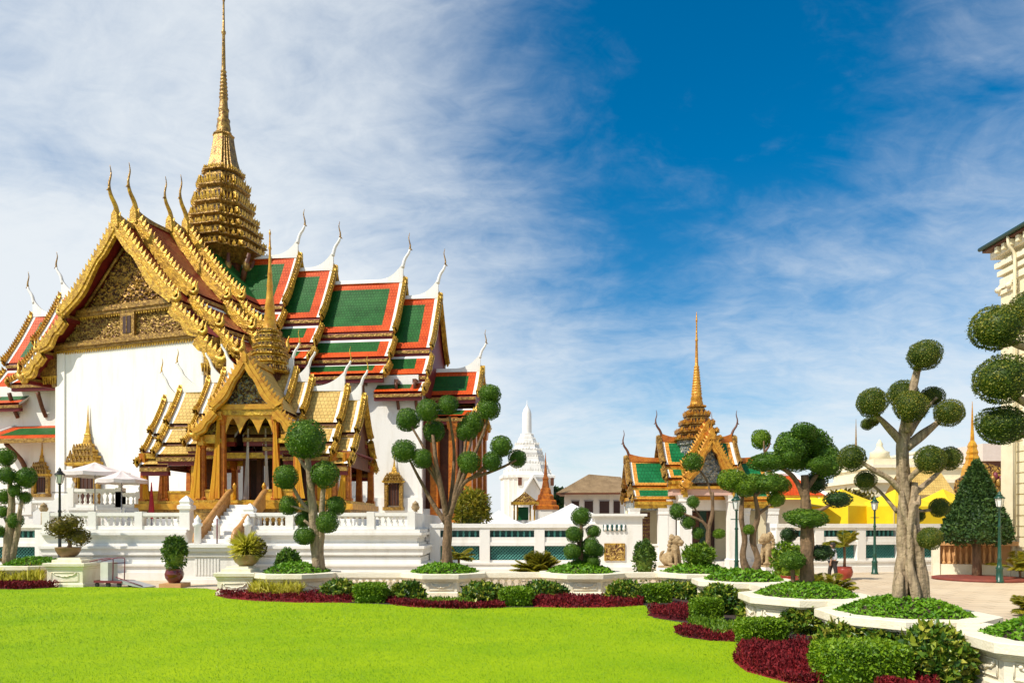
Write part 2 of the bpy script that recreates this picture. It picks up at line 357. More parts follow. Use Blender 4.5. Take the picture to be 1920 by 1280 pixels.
mb = MB(); mb.quad((-1500, -60, -.06), (1500, -60, -.06), (1500, 2000, -.06), (-1500, 2000, -.06), EARTH); tag(mb.build('ground'), kind='structure')
mb = MB(); mb.quad((-70, -10, 0), (75, -10, 0), (75, 120, 0), (-70, 120, 0), PAVE); tag(mb.build('paving'), kind='structure')
LAWN_EDGE = [(-48, -8), (8.6, -8), (8.3, 11.2), (7.4, 14.5), (7.0, 18), (7.0, 24.2), (-8.5, 24.2), (-9.6, 25.2), (-10.6, 27.2), (-11.6, 28.3), (-19, 29.4), (-30, 29.8), (-48, 30)]
mb = MB()
def inside(x, y, poly):
    c = False; n = len(poly)
    for i in range(n):
        x1, y1 = poly[i][:2]; x2, y2 = poly[i-1][:2]
        if (y1 > y) != (y2 > y) and x < (x2-x1)*(y-y1)/(y2-y1)+x1: c = not c
    return c
mb.add([(x, y, .03) for x, y in LAWN_EDGE]+[(x, y, -.02) for x, y in LAWN_EDGE],
       [tuple(range(len(LAWN_EDGE)))]+[(i, (i+1) % len(LAWN_EDGE), len(LAWN_EDGE)+(i+1) % len(LAWN_EDGE), len(LAWN_EDGE)+i) for i in range(len(LAWN_EDGE))], LAWN)
tag(mb.build('lawn'), kind='structure')
# ---------------------------------------------------------------- leaf meshes
def leaf_mesh(name, pos, dr, nor, L, Wd, mat, parent=None, extra=None, as_mesh=False):
    """one folded diamond of two triangles for each leaf"""
    pos = np.asarray(pos, float); N = len(pos); dr = np.asarray(dr, float); nor = np.asarray(nor, float)
    dr = dr/np.maximum(np.linalg.norm(dr, axis=1, keepdims=True), 1e-6)
    sd_ = np.cross(dr, nor); sd_ /= np.maximum(np.linalg.norm(sd_, axis=1, keepdims=True), 1e-6); nn = np.cross(sd_, dr)
    L = np.broadcast_to(L, (N,))[:, None]; Wd = np.broadcast_to(Wd, (N,))[:, None]
    V = np.empty((N, 4, 3)); V[:, 0] = pos; V[:, 2] = pos+dr*L; mid = pos+dr*L*.45+nn*Wd*.18
    V[:, 1] = mid-sd_*Wd*.5; V[:, 3] = mid+sd_*Wd*.5; V[:, 2] -= nn*L*.10
    idx = np.arange(N)[:, None]*4; T = np.concatenate([idx+np.array([[0, 1, 2]]), idx+np.array([[0, 2, 3]])], 1).reshape(-1)
    V = V.reshape(-1, 3); nf = 2*N
    cv, ct = (np.zeros((0, 3)), np.zeros((0,), int)) if extra is None else extra
    me = bpy.data.meshes.new(name); nv = len(V)+len(cv)
    loops = np.concatenate([T, ct+len(V)]).astype(np.int32); tot = len(loops)//3
    me.vertices.add(nv); me.vertices.foreach_set('co', np.concatenate([V, cv]).astype(np.float32).ravel())
    me.loops.add(len(loops)); me.loops.foreach_set('vertex_index', loops)
    me.polygons.add(tot); me.polygons.foreach_set('loop_start', np.arange(0, 3*tot, 3, dtype=np.int32))
    me.materials.append(mat); me.update(calc_edges=True); me.validate()
    if as_mesh: return me
    o = bpy.data.objects.new(name, me); COL.objects.link(o)
    if parent: o.parent = parent
    return o
RNG = np.random.default_rng(11)
def rnd(n): return RNG.random(n)
def unit(n):
    v = RNG.normal(size=(n, 3)); return v/np.linalg.norm(v, axis=1, keepdims=True)
def lumpy(u, amp, fr, seed):
    return np.array([1+amp*noise.noise(Vector(p)*fr+Vector((seed, 0, seed*2))) for p in u])
def core_tris(fn, n=14, k=8):
    """closed inner body so that a crown is not see-through"""
    V = []; T = []
    for i in range(k+1):
        for j in range(n):
            a, b = pi*i/k, 2*pi*j/n; V.append((sin(a)*cos(b), sin(a)*sin(b), cos(a)))
    V = np.array(V); V = fn(V)
    for i in range(k):
        for j in range(n):
            a, b, c, d = i*n+j, i*n+(j+1) % n, (i+1)*n+(j+1) % n, (i+1)*n+j; T += [a, b, c, a, c, d]
    return V, np.array(T)
def ball_leaves(n, size, seed, amp=.13, shape=None):
    u = unit(n); r = lumpy(u, amp, 1.7, seed)*(.92+.10*rnd(n)+.10*(rnd(n) > .93)*rnd(n))
    pos = u*r[:, None]
    if shape is not None: pos = shape(pos)
    nor = u+.75*RNG.normal(size=(n, 3)); dr = RNG.normal(size=(n, 3)); dr -= u*(dr*u).sum(1)[:, None]; dr = dr+u*(.25+.5*rnd(n))[:, None]
    s = size*(.7+.6*rnd(n))
    return pos, dr, nor, s, s*.62
def ball_mesh(name, n, size, seed, mat, core=.86, amp=.10, shape=None):
    f = (lambda V: shape(V*core)) if shape is not None else (lambda V: V*core)
    return leaf_mesh(name, *ball_leaves(n, size, seed, amp, shape), mat, extra=core_tris(f), as_mesh=True)
BALL = {}
def ball_var(kind):
    if kind not in BALL:
        m, n, s = {'near': (L_BOXY, 5200, .085), 'mid': (L_BOX, 2600, .12), 'far': (L_BOX, 1300, .17), 'bright': (L_BRIGHT, 1500, .16), 'dark': (L_DARK, 1500, .15), 'tiny': (L_BOX, 700, .22), 'cloud': (L_BOX, 2600, .13), 'cloudb': (L_BRIGHT, 1800, .16)}[kind]
        BALL[kind] = [ball_mesh('foliage', n, s, k*3.7+len(BALL), m, amp=.16 if kind.startswith('cloud') else .13) for k in range(3)]
    return random.choice(BALL[kind])
# ---------------------------------------------------------------- temple roofs
def slope_line(p0, p1, n, sag):
    return [(p0[0]+(p1[0]-p0[0])*i/n, p0[1]+(p1[1]-p0[1])*i/n-sag*4*(i/n)*(1-i/n)) for i in range(n+1)]
def temple_roof(root, M, s0, s1, zr, prof, cen, bor, bw=.62, verge=.24, gold=GOLD, ridge=WHITE, vmat=WHITE, fin_h=2.3, fin_m=WHITE, fin_m2=GOLD2,
                bd=.52, fill=RED, beam=GOLD2, swoosh=1.15, tooth=.34, open_end=False, hang=1.0, name='roof', bscale=1.0, sides=(-1, 1)):
    mb = MB(M); sg_list = sides
    for sg in sg_list:
        for k, (p0, p1) in enumerate(prof):
            Ls = sqrt((p1[0]-p0[0])**2+(p1[1]-p0[1])**2); n = 6; ln = slope_line(p0, p1, n, .035*Ls)
            top = min(.32, bw/Ls) if k == 0 else .13
            tb = [0, top, max(top+.1, 1-min(.34, bw/Ls)), 1]
            xb = [s0, max(s0+.05, s1-verge-bw), s1-verge, s1]
            def at(t):
                q = t*n; i = min(int(q), n-1); f_ = q-i
                return ln[i][0]+(ln[i+1][0]-ln[i][0])*f_, ln[i][1]+(ln[i+1][1]-ln[i][1])*f_
            for a in range(3):
                sub = 4 if a == 1 else 1
                for q in range(sub):
                    t0 = tb[a]+(tb[a+1]-tb[a])*q/sub; t1 = tb[a]+(tb[a+1]-tb[a])*(q+1)/sub
                    (ya, za), (yb, zb) = at(t0), at(t1)
                    for c in range(3):
                        if c == 2: m = vmat
                        elif k > 0 and a == 0: m = vmat
                        elif c == 0 and a == 1: m = cen
                        else: m = bor
                        x0, x1 = xb[c], xb[c+1]
                        mb.quad((x0, sg*ya, zr+za), (x1, sg*ya, zr+za), (x1, sg*yb, zr+zb), (x0, sg*yb, zr+zb), m, [(x0, t0*Ls), (x1, t0*Ls), (x1, t1*Ls), (x0, t1*Ls)])
            for i in range(n):
                (ya, za), (yb, zb) = ln[i], ln[i+1]
                mb.quad((s0, sg*ya, zr+za-.16), (s1, sg*ya, zr+za-.16), (s1, sg*yb, zr+zb-.16), (s0, sg*yb, zr+zb-.16), fill)
                mb.quad((s1, sg*ya, zr+za), (s1, sg*ya, zr+za-.16), (s1, sg*yb, zr+zb-.16), (s1, sg*yb, zr+zb), vmat)
                mb.quad((s0, sg*ya, zr+za), (s0, sg*ya, zr+za-.16), (s0, sg*yb, zr+zb-.16), (s0, sg*yb, zr+zb), vmat)
    if not open_end and len(sg_list) == 2:
        pl = [(0, 0)]
        for p0, p1 in prof: pl += [p0, p1]
        pl = pl[1:]; x = s1-.10
        for sg in (-1, 1):
            for (a, b) in zip(pl, pl[1:]):
                if abs(b[1]-a[1]) < 1e-6: continue
                mb.quad((x, 0, zr+a[1]-.1), (x, sg*(a[0]-.1), zr+a[1]-.1), (x, sg*(b[0]-.1), zr+b[1]-.1), (x, 0, zr+b[1]-.1), fill)
    roof = mb.build(name, root)
    # eave beams under each slope
    for sg in sg_list:
        for k, (p0, p1) in enumerate(prof):
            mb = MB(M); y, z = p1; ya, yb = sorted((sg*(y-.30), sg*(y+.04)))
            mb.box(s0+.02, s1-.03, ya, yb, zr+z-.36*bscale, zr+z-.17, beam)
            ya, yb = sorted((sg*(y-.34), sg*(y-.06))); mb.box(s0+.02, s1-.05, ya, yb, zr+z-.56*bscale, zr+z-.355*bscale, RED if beam is GOLD2 else beam)
            mb.build('eave_beam', roof)
    # ridge cap sweeping up to the finial
    mb = MB(M); Lr = min(1.9, (s1-s0)*.8); pts = []
    K = 12
    for i in range(K+1):
        x = s1-Lr+Lr*i/K; pts.append((x, swoosh*(i/K)**2.6, .20-.10*(i/K)))
    pts = [(s0, 0, .20)]+pts
    V = []; Fs = []
    for x, h, w in pts: V += [(x, -w, zr-.12), (x, w, zr-.12), (x, w*.7, zr+.13+h), (x, -w*.7, zr+.13+h)]
    for i in range(len(pts)-1):
        for j in range(4): Fs.append((i*4+j, i*4+(j+1) % 4, (i+1)*4+(j+1) % 4, (i+1)*4+j))
    Fs += [(0, 1, 2, 3), tuple(len(V)-4+j for j in range(4))]
    if ridge: mb.add(V, Fs, ridge); mb.build('ridge_cap', roof)
    # horn-shaped finial
    zt = zr+.08+swoosh; h = fin_h; mb = MB(M)
    path = curve([(s1-.05, 0, zt-.15*h), (s1+.06*h, 0, zt+.14*h), (s1+.20*h, 0, zt+.36*h), (s1+.24*h, 0, zt+.58*h), (s1+.19*h, 0, zt+.82*h), (s1+.22*h, 0, zt+h)], 5)
    rr = lerps([.062*h, .052*h, .042*h, .027*h, .017*h, .007*h], 5)
    c = 12
    mb.tube(path[:c+1], rr[:c+1], fin_m, 7); mb.tube(path[c:], rr[c:], fin_m2, 6)
    b = path[12]; mb.tube([tuple(b), (b.x+.05*h, b.y, b.z), (b.x+.085*h, b.y, b.z-.035*h)], [.035*h, .022*h, .005*h], fin_m2, 6)
    mb.build('finial', roof)
    # bargeboards with flame teeth and upturned ends
    mb = MB(M); x0, x1 = s1+.002, s1+.24
    for sg in sg_list:
        for k, (p0, p1) in enumerate(prof):
            Ls = sqrt((p1[0]-p0[0])**2+(p1[1]-p0[1])**2); n = 14; ln = slope_line(p0, p1, n, .035*Ls)
            ty, tz = (p1[0]-p0[0])/Ls, (p1[1]-p0[1])/Ls; ny, nz = -tz, ty       # outward normal
            up, dn = [], []
            for i, (y, z) in enumerate(ln):
                t = i/n; w = bd*(.95+.22*sin(2*pi*(t*1.5+.2))*(t > .3))
                if k == 0 and i == 0: up.append((0, zr+z+.30)); dn.append((0, zr+z-bd*1.25)); continue
                lift = .14+(.16*((t-.75)/.25)**2 if t > .75 else 0)
                up.append((sg*(y+ny*lift), zr+z+nz*lift)); dn.append((sg*(y-ny*w), zr+z-nz*w))
            for i in range(n):
                a, b, c_, d = up[i], up[i+1], dn[i+1], dn[i]
                mb.add([(x1, *a), (x1, *b), (x1, *c_), (x1, *d), (x0, *a), (x0, *b), (x0, *c_), (x0, *d)], [(0, 1, 2, 3), (7, 6, 5, 4), (0, 4, 5, 1), (3, 2, 6, 7)], gold)
                # raised moulding line along the board
                m0 = [((a[0]*.55+d[0]*.45), (a[1]*.55+d[1]*.45)), ((b[0]*.55+c_[0]*.45), (b[1]*.55+c_[1]*.45))]
                m1 = [((a[0]*.3+d[0]*.7), (a[1]*.3+d[1]*.7)), ((b[0]*.3+c_[0]*.7), (b[1]*.3+c_[1]*.7))]
                mb.add([(x1+.06, *m0[0]), (x1+.06, *m0[1]), (x1+.06, *m1[1]), (x1+.06, *m1[0]), (x1, *m0[0]), (x1, *m0[1]), (x1, *m1[1]), (x1, *m1[0])], [(0, 1, 2, 3), (0, 4, 5, 1), (3, 2, 6, 7)], gold)
            if tooth:
                nt_ = max(2, int(Ls/(tooth*1.02)))
                for i in range(nt_):
                    t = (i+.5)/nt_; j = min(int(t*n), n-1); f_ = t*n-j
                    y = up[j][0]*(1-f_)+up[j+1][0]*f_; z = up[j][1]*(1-f_)+up[j+1][1]*f_
                    h_ = tooth*1.15; a = tooth*.46
                    tp = (y+sg*ny*h_-sg*ty*h_*.45, z+nz*h_-tz*h_*.45)
                    A = (y-sg*ty*a, z-tz*a); B = (y+sg*ty*a, z+tz*a); xm = (x0+x1)/2
                    mb.add([(x0+.04, *A), (x0+.04, *B), (x1-.04, *A), (x1-.04, *B), (xm, *tp)], [(0, 1, 4), (3, 2, 4), (2, 0, 4), (1, 3, 4)], gold)
            if hang:
                y, z = p1; g = hang*(.62 if k < len(prof)-1 else .85); xm = (x0+x1)/2
                pts = curve([(xm, sg*(y-.25*g), zr+z-.02*g), (xm, sg*(y+.18*g), zr+z-.22*g), (xm, sg*(y+.52*g), zr+z+.02*g), (xm, sg*(y+.50*g), zr+z+.45*g), (xm, sg*(y+.66*g), zr+z+.95*g)], 4)
                mb.tube(pts, lerps([.30*g, .27*g, .20*g, .12*g, .015*g], 4), gold, 7, flat=1.0)
                pts = curve([(xm, sg*(y-.30*g), zr+z-.12*g), (xm, sg*(y-.10*g), zr+z-.55*g), (xm, sg*(y+.16*g), zr+z-.50*g), (xm, sg*(y+.16*g), zr+z-.30*g)], 4)
                mb.tube(pts, lerps([.24*g, .20*g, .13*g, .03*g], 4), gold, 6)
    # crest at the apex
    q = bd/.6; mb.prism([(-.30*q, zr-.5*q), (.30*q, zr-.5*q), (.22*q, zr+.32*q), (0, zr+.62*q), (-.22*q, zr+.32*q)], x0, x1+.08, gold, 'x')
    mb.build('bargeboard', roof)
    return roof
def redented(steps=3, inset=.16):
    """unit square plan with stepped corners"""
    q = []; a = 1.0
    pts = []
    for i in range(steps+1): pts.append((1-i*inset, 1-(steps-i)*inset))
    out = []
    prev = None
    for (x, y) in pts:
        if prev is not None: out.append((x, prev[1]))
        out.append((x, y)); prev = (x, y)
    full = []
    for k in range(4):
        c, s = cos(k*pi/2), sin(k*pi/2)
        full += [(x*c-y*s, x*s+y*c) for x, y in out]
    return full
RD = redented()
def rot2(cr, a): return [(x*cos(a)-y*sin(a), x*sin(a)+y*cos(a)) for x, y in cr]
def antefix_ring(mb, cr, r, z, h, m, w=.16, per=1, lean=.1):
    n = len(cr)
    for i in range(n):
        (xa, ya), (xb, yb) = cr[i], cr[(i+1) % n]; L = sqrt((xb-xa)**2+(yb-ya)**2)*r
        cnt = max(1, int(L/(w*2.1)))
        for k in range(cnt):
            t = (k+.5)/cnt; x = (xa+(xb-xa)*t)*r; y = (ya+(yb-ya)*t)*r
            hh = h*(1.25 if cnt > 2 and k == cnt//2 else .9)
            tx, ty = (xb-xa)*r/L, (yb-ya)*r/L; ww = w*hh/h
            o = (x*lean/r, y*lean/r); d = .07*h/.5
            mb.add([(x-tx*ww*.6, y-ty*ww*.6, z), (x+tx*ww*.6, y+ty*ww*.6, z), (x+tx*ww+o[0]*.5, y+ty*ww+o[1]*.5, z+hh*.35), (x-tx*ww+o[0]*.5, y-ty*ww+o[1]*.5, z+hh*.35), (x+o[0], y+o[1], z+hh),
                    (x-tx*ww*.6-x/r*d, y-ty*ww*.6-y/r*d, z), (x+tx*ww*.6-x/r*d, y+ty*ww*.6-y/r*d, z)],
                   [(0, 1, 2, 3), (3, 2, 4), (0, 3, 4, 5), (1, 6, 4, 2), (5, 4, 6)], m)
def prasat_spire(root, c, z_of, r_of, ring_px, a0, m1=GOLD2, m2=GOLD, name='spire', steps=RD, spike=True, hh=None):
    """stepped spire; ring_px = list of (row of cornice, radius in px) from top to bottom; z_of, r_of convert"""
    cr = rot2(steps, a0); sp = None
    for k, (row, rp) in enumerate(ring_px):
        z = z_of(row); zt = z_of(ring_px[k-1][0]) if k else z+.42*r_of(rp); r = r_of(rp); H = zt-z; ru = r_of(ring_px[k-1][1]) if k else r*.8
        mb = MB(Matrix.Translation(c))
        mb.lathe([(z-H*.16, r*.86), (z-H*.10, r*.93), (z-H*.02, r), (z+H*.06, r), (z+H*.09, r*.95), (z+H*.2, r*.93), (z+H*.24, r*.76)], m1, cross=cr, smooth=False)
        mb.lathe([(z+H*.2, r*.78), (z+H*.64, ru*.80)], BROWN, cross=cr, smooth=False, cap=False)
        mb.lathe([(z+H*.62, ru*.80), (z+H*.66, ru*.88), (z+H*.84, ru*.88)], m1, cross=cr, smooth=False)
        for q in range(4):
            a = a0+q*pi/2
            for off in (-.36, 0, .36):     # dark niches between short posts on every side
                R = Matrix.Rotation(a, 4, 'Z')
                mb.box(r*.80, r*.835, (off-.13)*r, (off+.13)*r, z+H*.27, z+H*.56, DARK, R)
                mb.box(r*.80, r*.90, (off-.20)*r, (off-.15)*r, z+H*.22, z+H*.60, m2, R); mb.box(r*.80, r*.90, (off+.15)*r, (off+.20)*r, z+H*.22, z+H*.60, m2, R)
        if spike: antefix_ring(mb, cr, r*.97, z+H*.07, H*.50, m2, w=max(.08, r*.06), lean=.12*H)
        o = mb.build('spire_tier' if sp else name, root if not sp else sp)
        sp = sp or o
    return sp
# ---------------------------------------------------------------- the throne hall
HC = Vector((-20.74, 53.7, 0))
hall = thing('throne_hall', 'large white cross-shaped hall with green and red tiled roofs and tall gold spire', 'temple', HC)
O = Vector((0, 0, 0))
MF = frame(O, radians(-90-19)); MR = frame(O, radians(-7)); ML = frame(O, radians(180-9))
PF = [((0, 0), (4.4, -5.1)), ((4.3, -5.5), (6.3, -7.2)), ((6.1, -7.5), (7.6, -8.8))]
PW = [((0, 0), (2.55, -4.1)), ((2.45, -4.6), (3.7, -6.05)), ((3.55, -6.5), (4.75, -7.35))]
# walls
def wall_box(M, x0, x1, hw, z0, z1, name='wall'):
    mb = MB(M); mb.box(x0, x1, -hw, hw, z0, z1, WHITE); return mb.build(name, hall)
wall_box(MF, 2.2, 8.5, 5.65, 2.0, 13.45)
wall_box(MR, 4.6, 15.3, 3.85, 2.0, 12.1)
wall_box(ML, 5.2, 15.6, 3.85, 2.0, 12.1)
def box_part(name, M, dims, mat, parent):
    for d in dims: mb = MB(M); mb.box(*d, mat); mb.build(name, parent)
box_part('pilaster', MR, [(15.3, 15.55, -3.95, -3.6, 2.0, 11.3), (15.3, 15.55, 3.6, 3.95, 2.0, 11.3), (4.9, 15.6, -3.97, -3.86, 2.0, 4.2)], WHITE, hall)
box_part('pilaster', MF, [(8.502, 8.62, -5.8, 5.8, 2.0, 4.4), (8.502, 8.6, -5.8, -5.05, 4.4, 13.3), (8.502, 8.6, 5.05, 5.8, 4.4, 13.3)], WHITE, hall)
# front arm roofs, lowest and foremost first
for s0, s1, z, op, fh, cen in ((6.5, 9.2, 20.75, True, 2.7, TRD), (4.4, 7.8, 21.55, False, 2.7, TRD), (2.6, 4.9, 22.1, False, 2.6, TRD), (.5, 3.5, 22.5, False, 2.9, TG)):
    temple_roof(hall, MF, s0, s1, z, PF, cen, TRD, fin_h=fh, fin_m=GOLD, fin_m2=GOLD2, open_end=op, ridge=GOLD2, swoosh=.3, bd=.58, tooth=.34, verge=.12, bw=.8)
# right wing
for s0, s1, z in ((1.5, 5.6, 21.5), (4.2, 8.2, 20.5), (7.6, 13.25, 19.45), (12.6, 15.75, 18.25)):
    temple_roof(hall, MR, s0, s1, z, PW, TG, TR, bd=.25, tooth=.24, fin_h=2.1, hang=.5, bw=.62)
PP = [((0, 0), (1.7, -1.95)), ((1.65, -2.9), (3.4, -3.6))]
temple_roof(hall, MR, 14.6, 18.7, 13.1, PP, TG, TR, bd=.3, tooth=.24, fin_h=1.7, hang=.5, bw=.5, swoosh=1.0)
# left wing
for s0, s1, z in ((1.5, 8.4, 20.4), (7.6, 13.0, 19.5), (12.3, 15.4, 18.15)):
    temple_roof(hall, ML, s0, s1, z, PW, TG, TR, bd=.25, tooth=.24, fin_h=2.1, hang=.5, bw=.62)
temple_roof(hall, ML, 14.2, 18.4, 13.2, PP, TG, TR, bd=.3, tooth=.24, fin_h=1.7, hang=.5, bw=.5, swoosh=1.0)
# lean-to skirt roof over the left wing's side door
mb = MB(ML)
A, B, C_, D = (8.0, 3.86, 9.3), (13.4, 3.86, 9.3), (14.4, 5.9, 8.2), (8.0, 5.9, 8.2)
mb.quad(A, B, C_, D, TR, [(0, 0), (5, 0), (6, 2), (0, 2)])
mb.quad((8.0, 4.3, 9.09), (12.6, 4.3, 9.09), (13.2, 5.4, 8.49), (8.0, 5.4, 8.49), TG, [(0, 0), (5, 0), (5, 1), (0, 1)])
mb.quad((13.4, 3.86, 9.3), (14.4, 3.86, 8.2), (14.4, 5.9, 8.2), (13.4, 3.86, 9.3), TR)
mb.box(8.0, 14.4, 5.7, 5.9, 7.9, 8.19, GOLD2); mb.tube([B, C_], .1, WHITE, 6)
mb.build('lean_to_roof', hall)
# pediment of the front arm
def relief(name, M, outline, x, mat, nx=90, ny=60, amp=.16, freq=2.2, seed=0, parent=None):
    """carved panel: real relief inside a polygon in the (y, z) plane"""
    ys = [p[0] for p in outline]; zs = [p[1] for p in outline]; y0, y1, z0, z1 = min(ys), max(ys), min(zs), max(zs)
    V = []; idx = {}; Fs = []; hts = []
    for j in range(ny+1):
        for i in range(nx+1):
            y = y0+(y1-y0)*i/nx; z = z0+(z1-z0)*j/ny
            q = Vector((abs(y-(y0+y1)/2)*freq, z*freq, seed)); w = Vector((noise.noise(q*.7), noise.noise(q*.7+Vector((5, 2, 1))), 0))*1.1
            h = abs(noise.noise(q+w)); h = amp*(1-min(1, h*3.2))
            V.append((x+max(0, h), y, z))
    for j in range(ny):
        for i in range(nx):
            y = y0+(y1-y0)*(i+.5)/nx; z = z0+(z1-z0)*(j+.5)/ny
            if inside(y, z, outline): a = j*(nx+1)+i; Fs.append((a, a+1, a+nx+2, a+nx+1))
    used = sorted({i for f in Fs for i in f}); re = {u: k for k, u in enumerate(used)}
    mb = MB(M); mb.add([V[u] for u in used], [tuple(re[i] for i in f) for f in Fs], mat, True)
    return mb.build(name, parent or hall)
X = 8.25
mb = MB(MF)      # dark red boarding behind, and gilt cornices
mb.prism([(-6.6, 13.46), (6.6, 13.46), (4.5, 15.3), (0, 20.0), (-4.5, 15.3)], X-.12, X-.02, RED, 'x')
ped = mb.build('pediment', hall)
relief('carved_relief', MF, [(-3.35, 16.1), (3.35, 16.1), (0, 19.65)], X, CARVE, 170, 110, freq=4.5, amp=.13, parent=ped)
relief('carved_relief', MF, [(-5.5, 13.95), (5.5, 13.95), (3.95, 15.45), (-3.95, 15.45)], X, CARVE2, 220, 36, freq=6.0, amp=.11, parent=ped)
mb = MB(MF)
for z, h, hw, d in ((15.45, .20, 4.2, .32), (15.65, .22, 4.0, .42), (15.87, .14, 3.7, .3), (13.42, .16, 5.85, .42), (13.58, .20, 5.75, .55), (13.78, .16, 5.6, .4)):
    mb.box(X-.01, X+d, -hw, hw, z, z+h-.003, GOLD2)
for i in range(60):
    y = -5.8+11.6*(i+.5)/60; mb.prism([(y-.09, 13.42), (y+.09, 13.42), (y, 13.2)], X+.30, X+.36, GOLD, 'x')
for i in range(40):
    y = -3.9+7.8*(i+.5)/40; mb.prism([(y-.09, 15.45), (y+.09, 15.45), (y, 15.27)], X+.2, X+.26, GOLD, 'x')
for sg in (-1, 1):
    mb.tube([(X+.15, sg*3.6, 16.0), (X+.15, 0, 19.9)], .10, GOLD2, 6)
mb.box(X+.02, X+.30, -.55, .55, 13.95, 15.44, GOLD2)
mb.build('cornice', ped)
mb = MB(MF); mb.box(X+.302, X+.33, -.3, .3, 14.15, 15.2, DARK); mb.box(X+.31, X+.36, -.02, .02, 14.15, 15.2, GOLD2); mb.build('shutter', ped)
# boxed eaves and brackets beside the front gable
for sg in (-1, 1):
    mb = MB(MF)
    for (y0, y1, z0, z1) in ((5.66, 7.1, 11.9, 12.5), (5.66, 6.5, 12.5, 13.4), (5.66, 6.1, 11.2, 11.9)):
        a, b = sorted((sg*y0, sg*y1)); mb.box(2.5, 8.6, a, b, z0, z1-.004, GOLD2)
    for k in range(6):
        y = sg*(5.75+.2*k); mb.prism([(y-.09, 11.9), (y+.09, 11.9), (y, 11.4)], 8.602, 8.68, GOLD, 'x')
    mb.build('eave_box', hall)
for s in (5.2, 7.4, 9.6, 11.8, 14.0, 15.2):
    mb = MB(MR); mb.tube(curve([(s, -3.86, 9.9), (s, -4.15, 10.5), (s, -4.5, 11.5)], 4), .11, BROWN, 6); mb.box(s-.12, s+.12, -4.5, -3.86, 11.45, 11.72, BROWN); mb.build('bracket', hall)
for s in (6.4, 8.6, 11.0, 13.2, 15.3):
    mb = MB(ML); mb.tube(curve([(s, 3.86, 9.9), (s, 4.2, 10.5), (s, 4.6, 11.5)], 4), .13, BROWN, 6); mb.build('bracket', hall)
for s in (8.5, 12.6): mb = MB(ML); mb.tube(curve([(s, 3.86, 6.3), (s, 4.3, 7.0), (s, 5.5, 7.9)], 4), .16, BROWN, 6); mb.build('bracket', hall)
# porch at the end of the right wing: red columns and panelled back wall
mb = MB(MR); mb.box(15.3, 17.6, -1.9, 1.9, 2.0, 9.6, BROWN); mb.box(17.601, 17.64, -.9, .9, 3.6, 8.2, DARK); porch = mb.build('porch', hall)
for s in (16.2, 17.4, 18.4):
    for y in (-3.0, 3.0) if s < 18 else (-3.0, -1.2, 1.2, 3.0):
        mb = MB(MR); mb.lathe([(2.2, .34), (2.7, .34), (2.75, .27), (8.6, .24), (8.7, .32), (9.1, .36), (9.4, .36)], ORANGE, (s, y, 0), cross=[(1, 1), (-1, 1), (-1, -1), (1, -1)], smooth=False)
        mb.build('pillar', porch)
mb = MB(MR); mb.box(15.3, 18.7, -3.4, 3.4, 1.9, 2.6, WHITE); mb.box(15.3, 18.6, -3.05, -2.95, 2.6, 3.5, WHITE); mb.build('plinth', porch)
# the spire over the crossing
zs = lambda row: CH+(HY-row)*53.7/F
rs = lambda px: px*53.7/F
ROWS = [(330, 35), (362, 43), (396, 51), (422, 58), (442, 64), (463, 70), (484, 76)]
spire = prasat_spire(hall, O, zs, rs, ROWS, radians(-14))
mb = MB(); cr = rot2(RD, radians(-14))
mb.lathe([(zs(326), rs(30)), (zs(320), rs(27)), (zs(300), rs(22)), (zs(275), rs(18)), (zs(258), rs(16)), (zs(256), rs(18)), (zs(253), rs(15))], GOLD2, cross=cr, smooth=False)
mb.build('spire_bell', spire)
prof = [(zs(254), rs(14)), (zs(250), rs(15)), (zs(247), rs(12)), (zs(240), rs(13)), (zs(230), rs(11)), (zs(226), rs(12)), (zs(222), rs(9)), (zs(210), rs(9)), (zs(206), rs(10)), (zs(203), rs(8)), (zs(188), rs(7))]
y = 186
while y > 132:
    r = 4.2+(y-132)/54*3.2; prof += [(zs(y), rs(r+.2)), (zs(y-2), rs(r+1.1)), (zs(y-4), rs(r+.2)), (zs(y-5.5), rs(r-1.2))]; y -= 7
prof += [(zs(128), rs(3.8)), (zs(66), rs(2.6)), (zs(63), rs(4)), (zs(60), rs(4.2)), (zs(57), rs(2.4)), (zs(4), rs(1.7)), (zs(1), rs(2.6)), (zs(-4), rs(2.2)), (zs(-16), rs(.4))]
mb = MB(); mb.lathe(prof, GOLD2, n=12); mb.build('spire_needle', spire)
mb = MB()
mb.lathe([(16.4, rs(50)), (zs(545), rs(46)), (zs(503), rs(40))], BROWN, cross=cr, smooth=False)
mb.lathe([(zs(503), rs(42)), (zs(498), rs(50)), (zs(492), rs(58)), (zs(486), rs(70))], GOLD2, cross=cr, smooth=False)
for k in range(16):
    a = k*pi/8+.1; R = Matrix.Rotation(a, 4, 'Z'); d = 1.0+(.32 if k % 4 == 2 else 0)
    mb.tube([tuple(R @ Vector((rs(46)*d, 0, zs(552)))), tuple(R @ Vector((rs(54)*d, 0, zs(525)))), tuple(R @ Vector((rs(66)*d, 0, zs(495))))], [.16, .22, .12], BROWN, 6)
    mb.ball(tuple(R @ Vector((rs(58)*d, 0, zs(515)))), .26, GOLD2, 8, 6, sz=1.6); mb.ball(tuple(R @ Vector((rs(62)*d, 0, zs(501)))), .15, GOLD2, 8, 6)
for k in range(4):
    R = Matrix.Rotation(radians(-14)+k*pi/2, 4, 'Z'); mb.box(rs(49), rs(50.5), -.55, .55, zs(545), zs(505), WHITE, R)
mb.build('spire_base', spire)
wall_box(Matrix.Rotation(radians(-12), 4, 'Z'), -2.6, 2.6, 2.6, 2.0, 16.5)
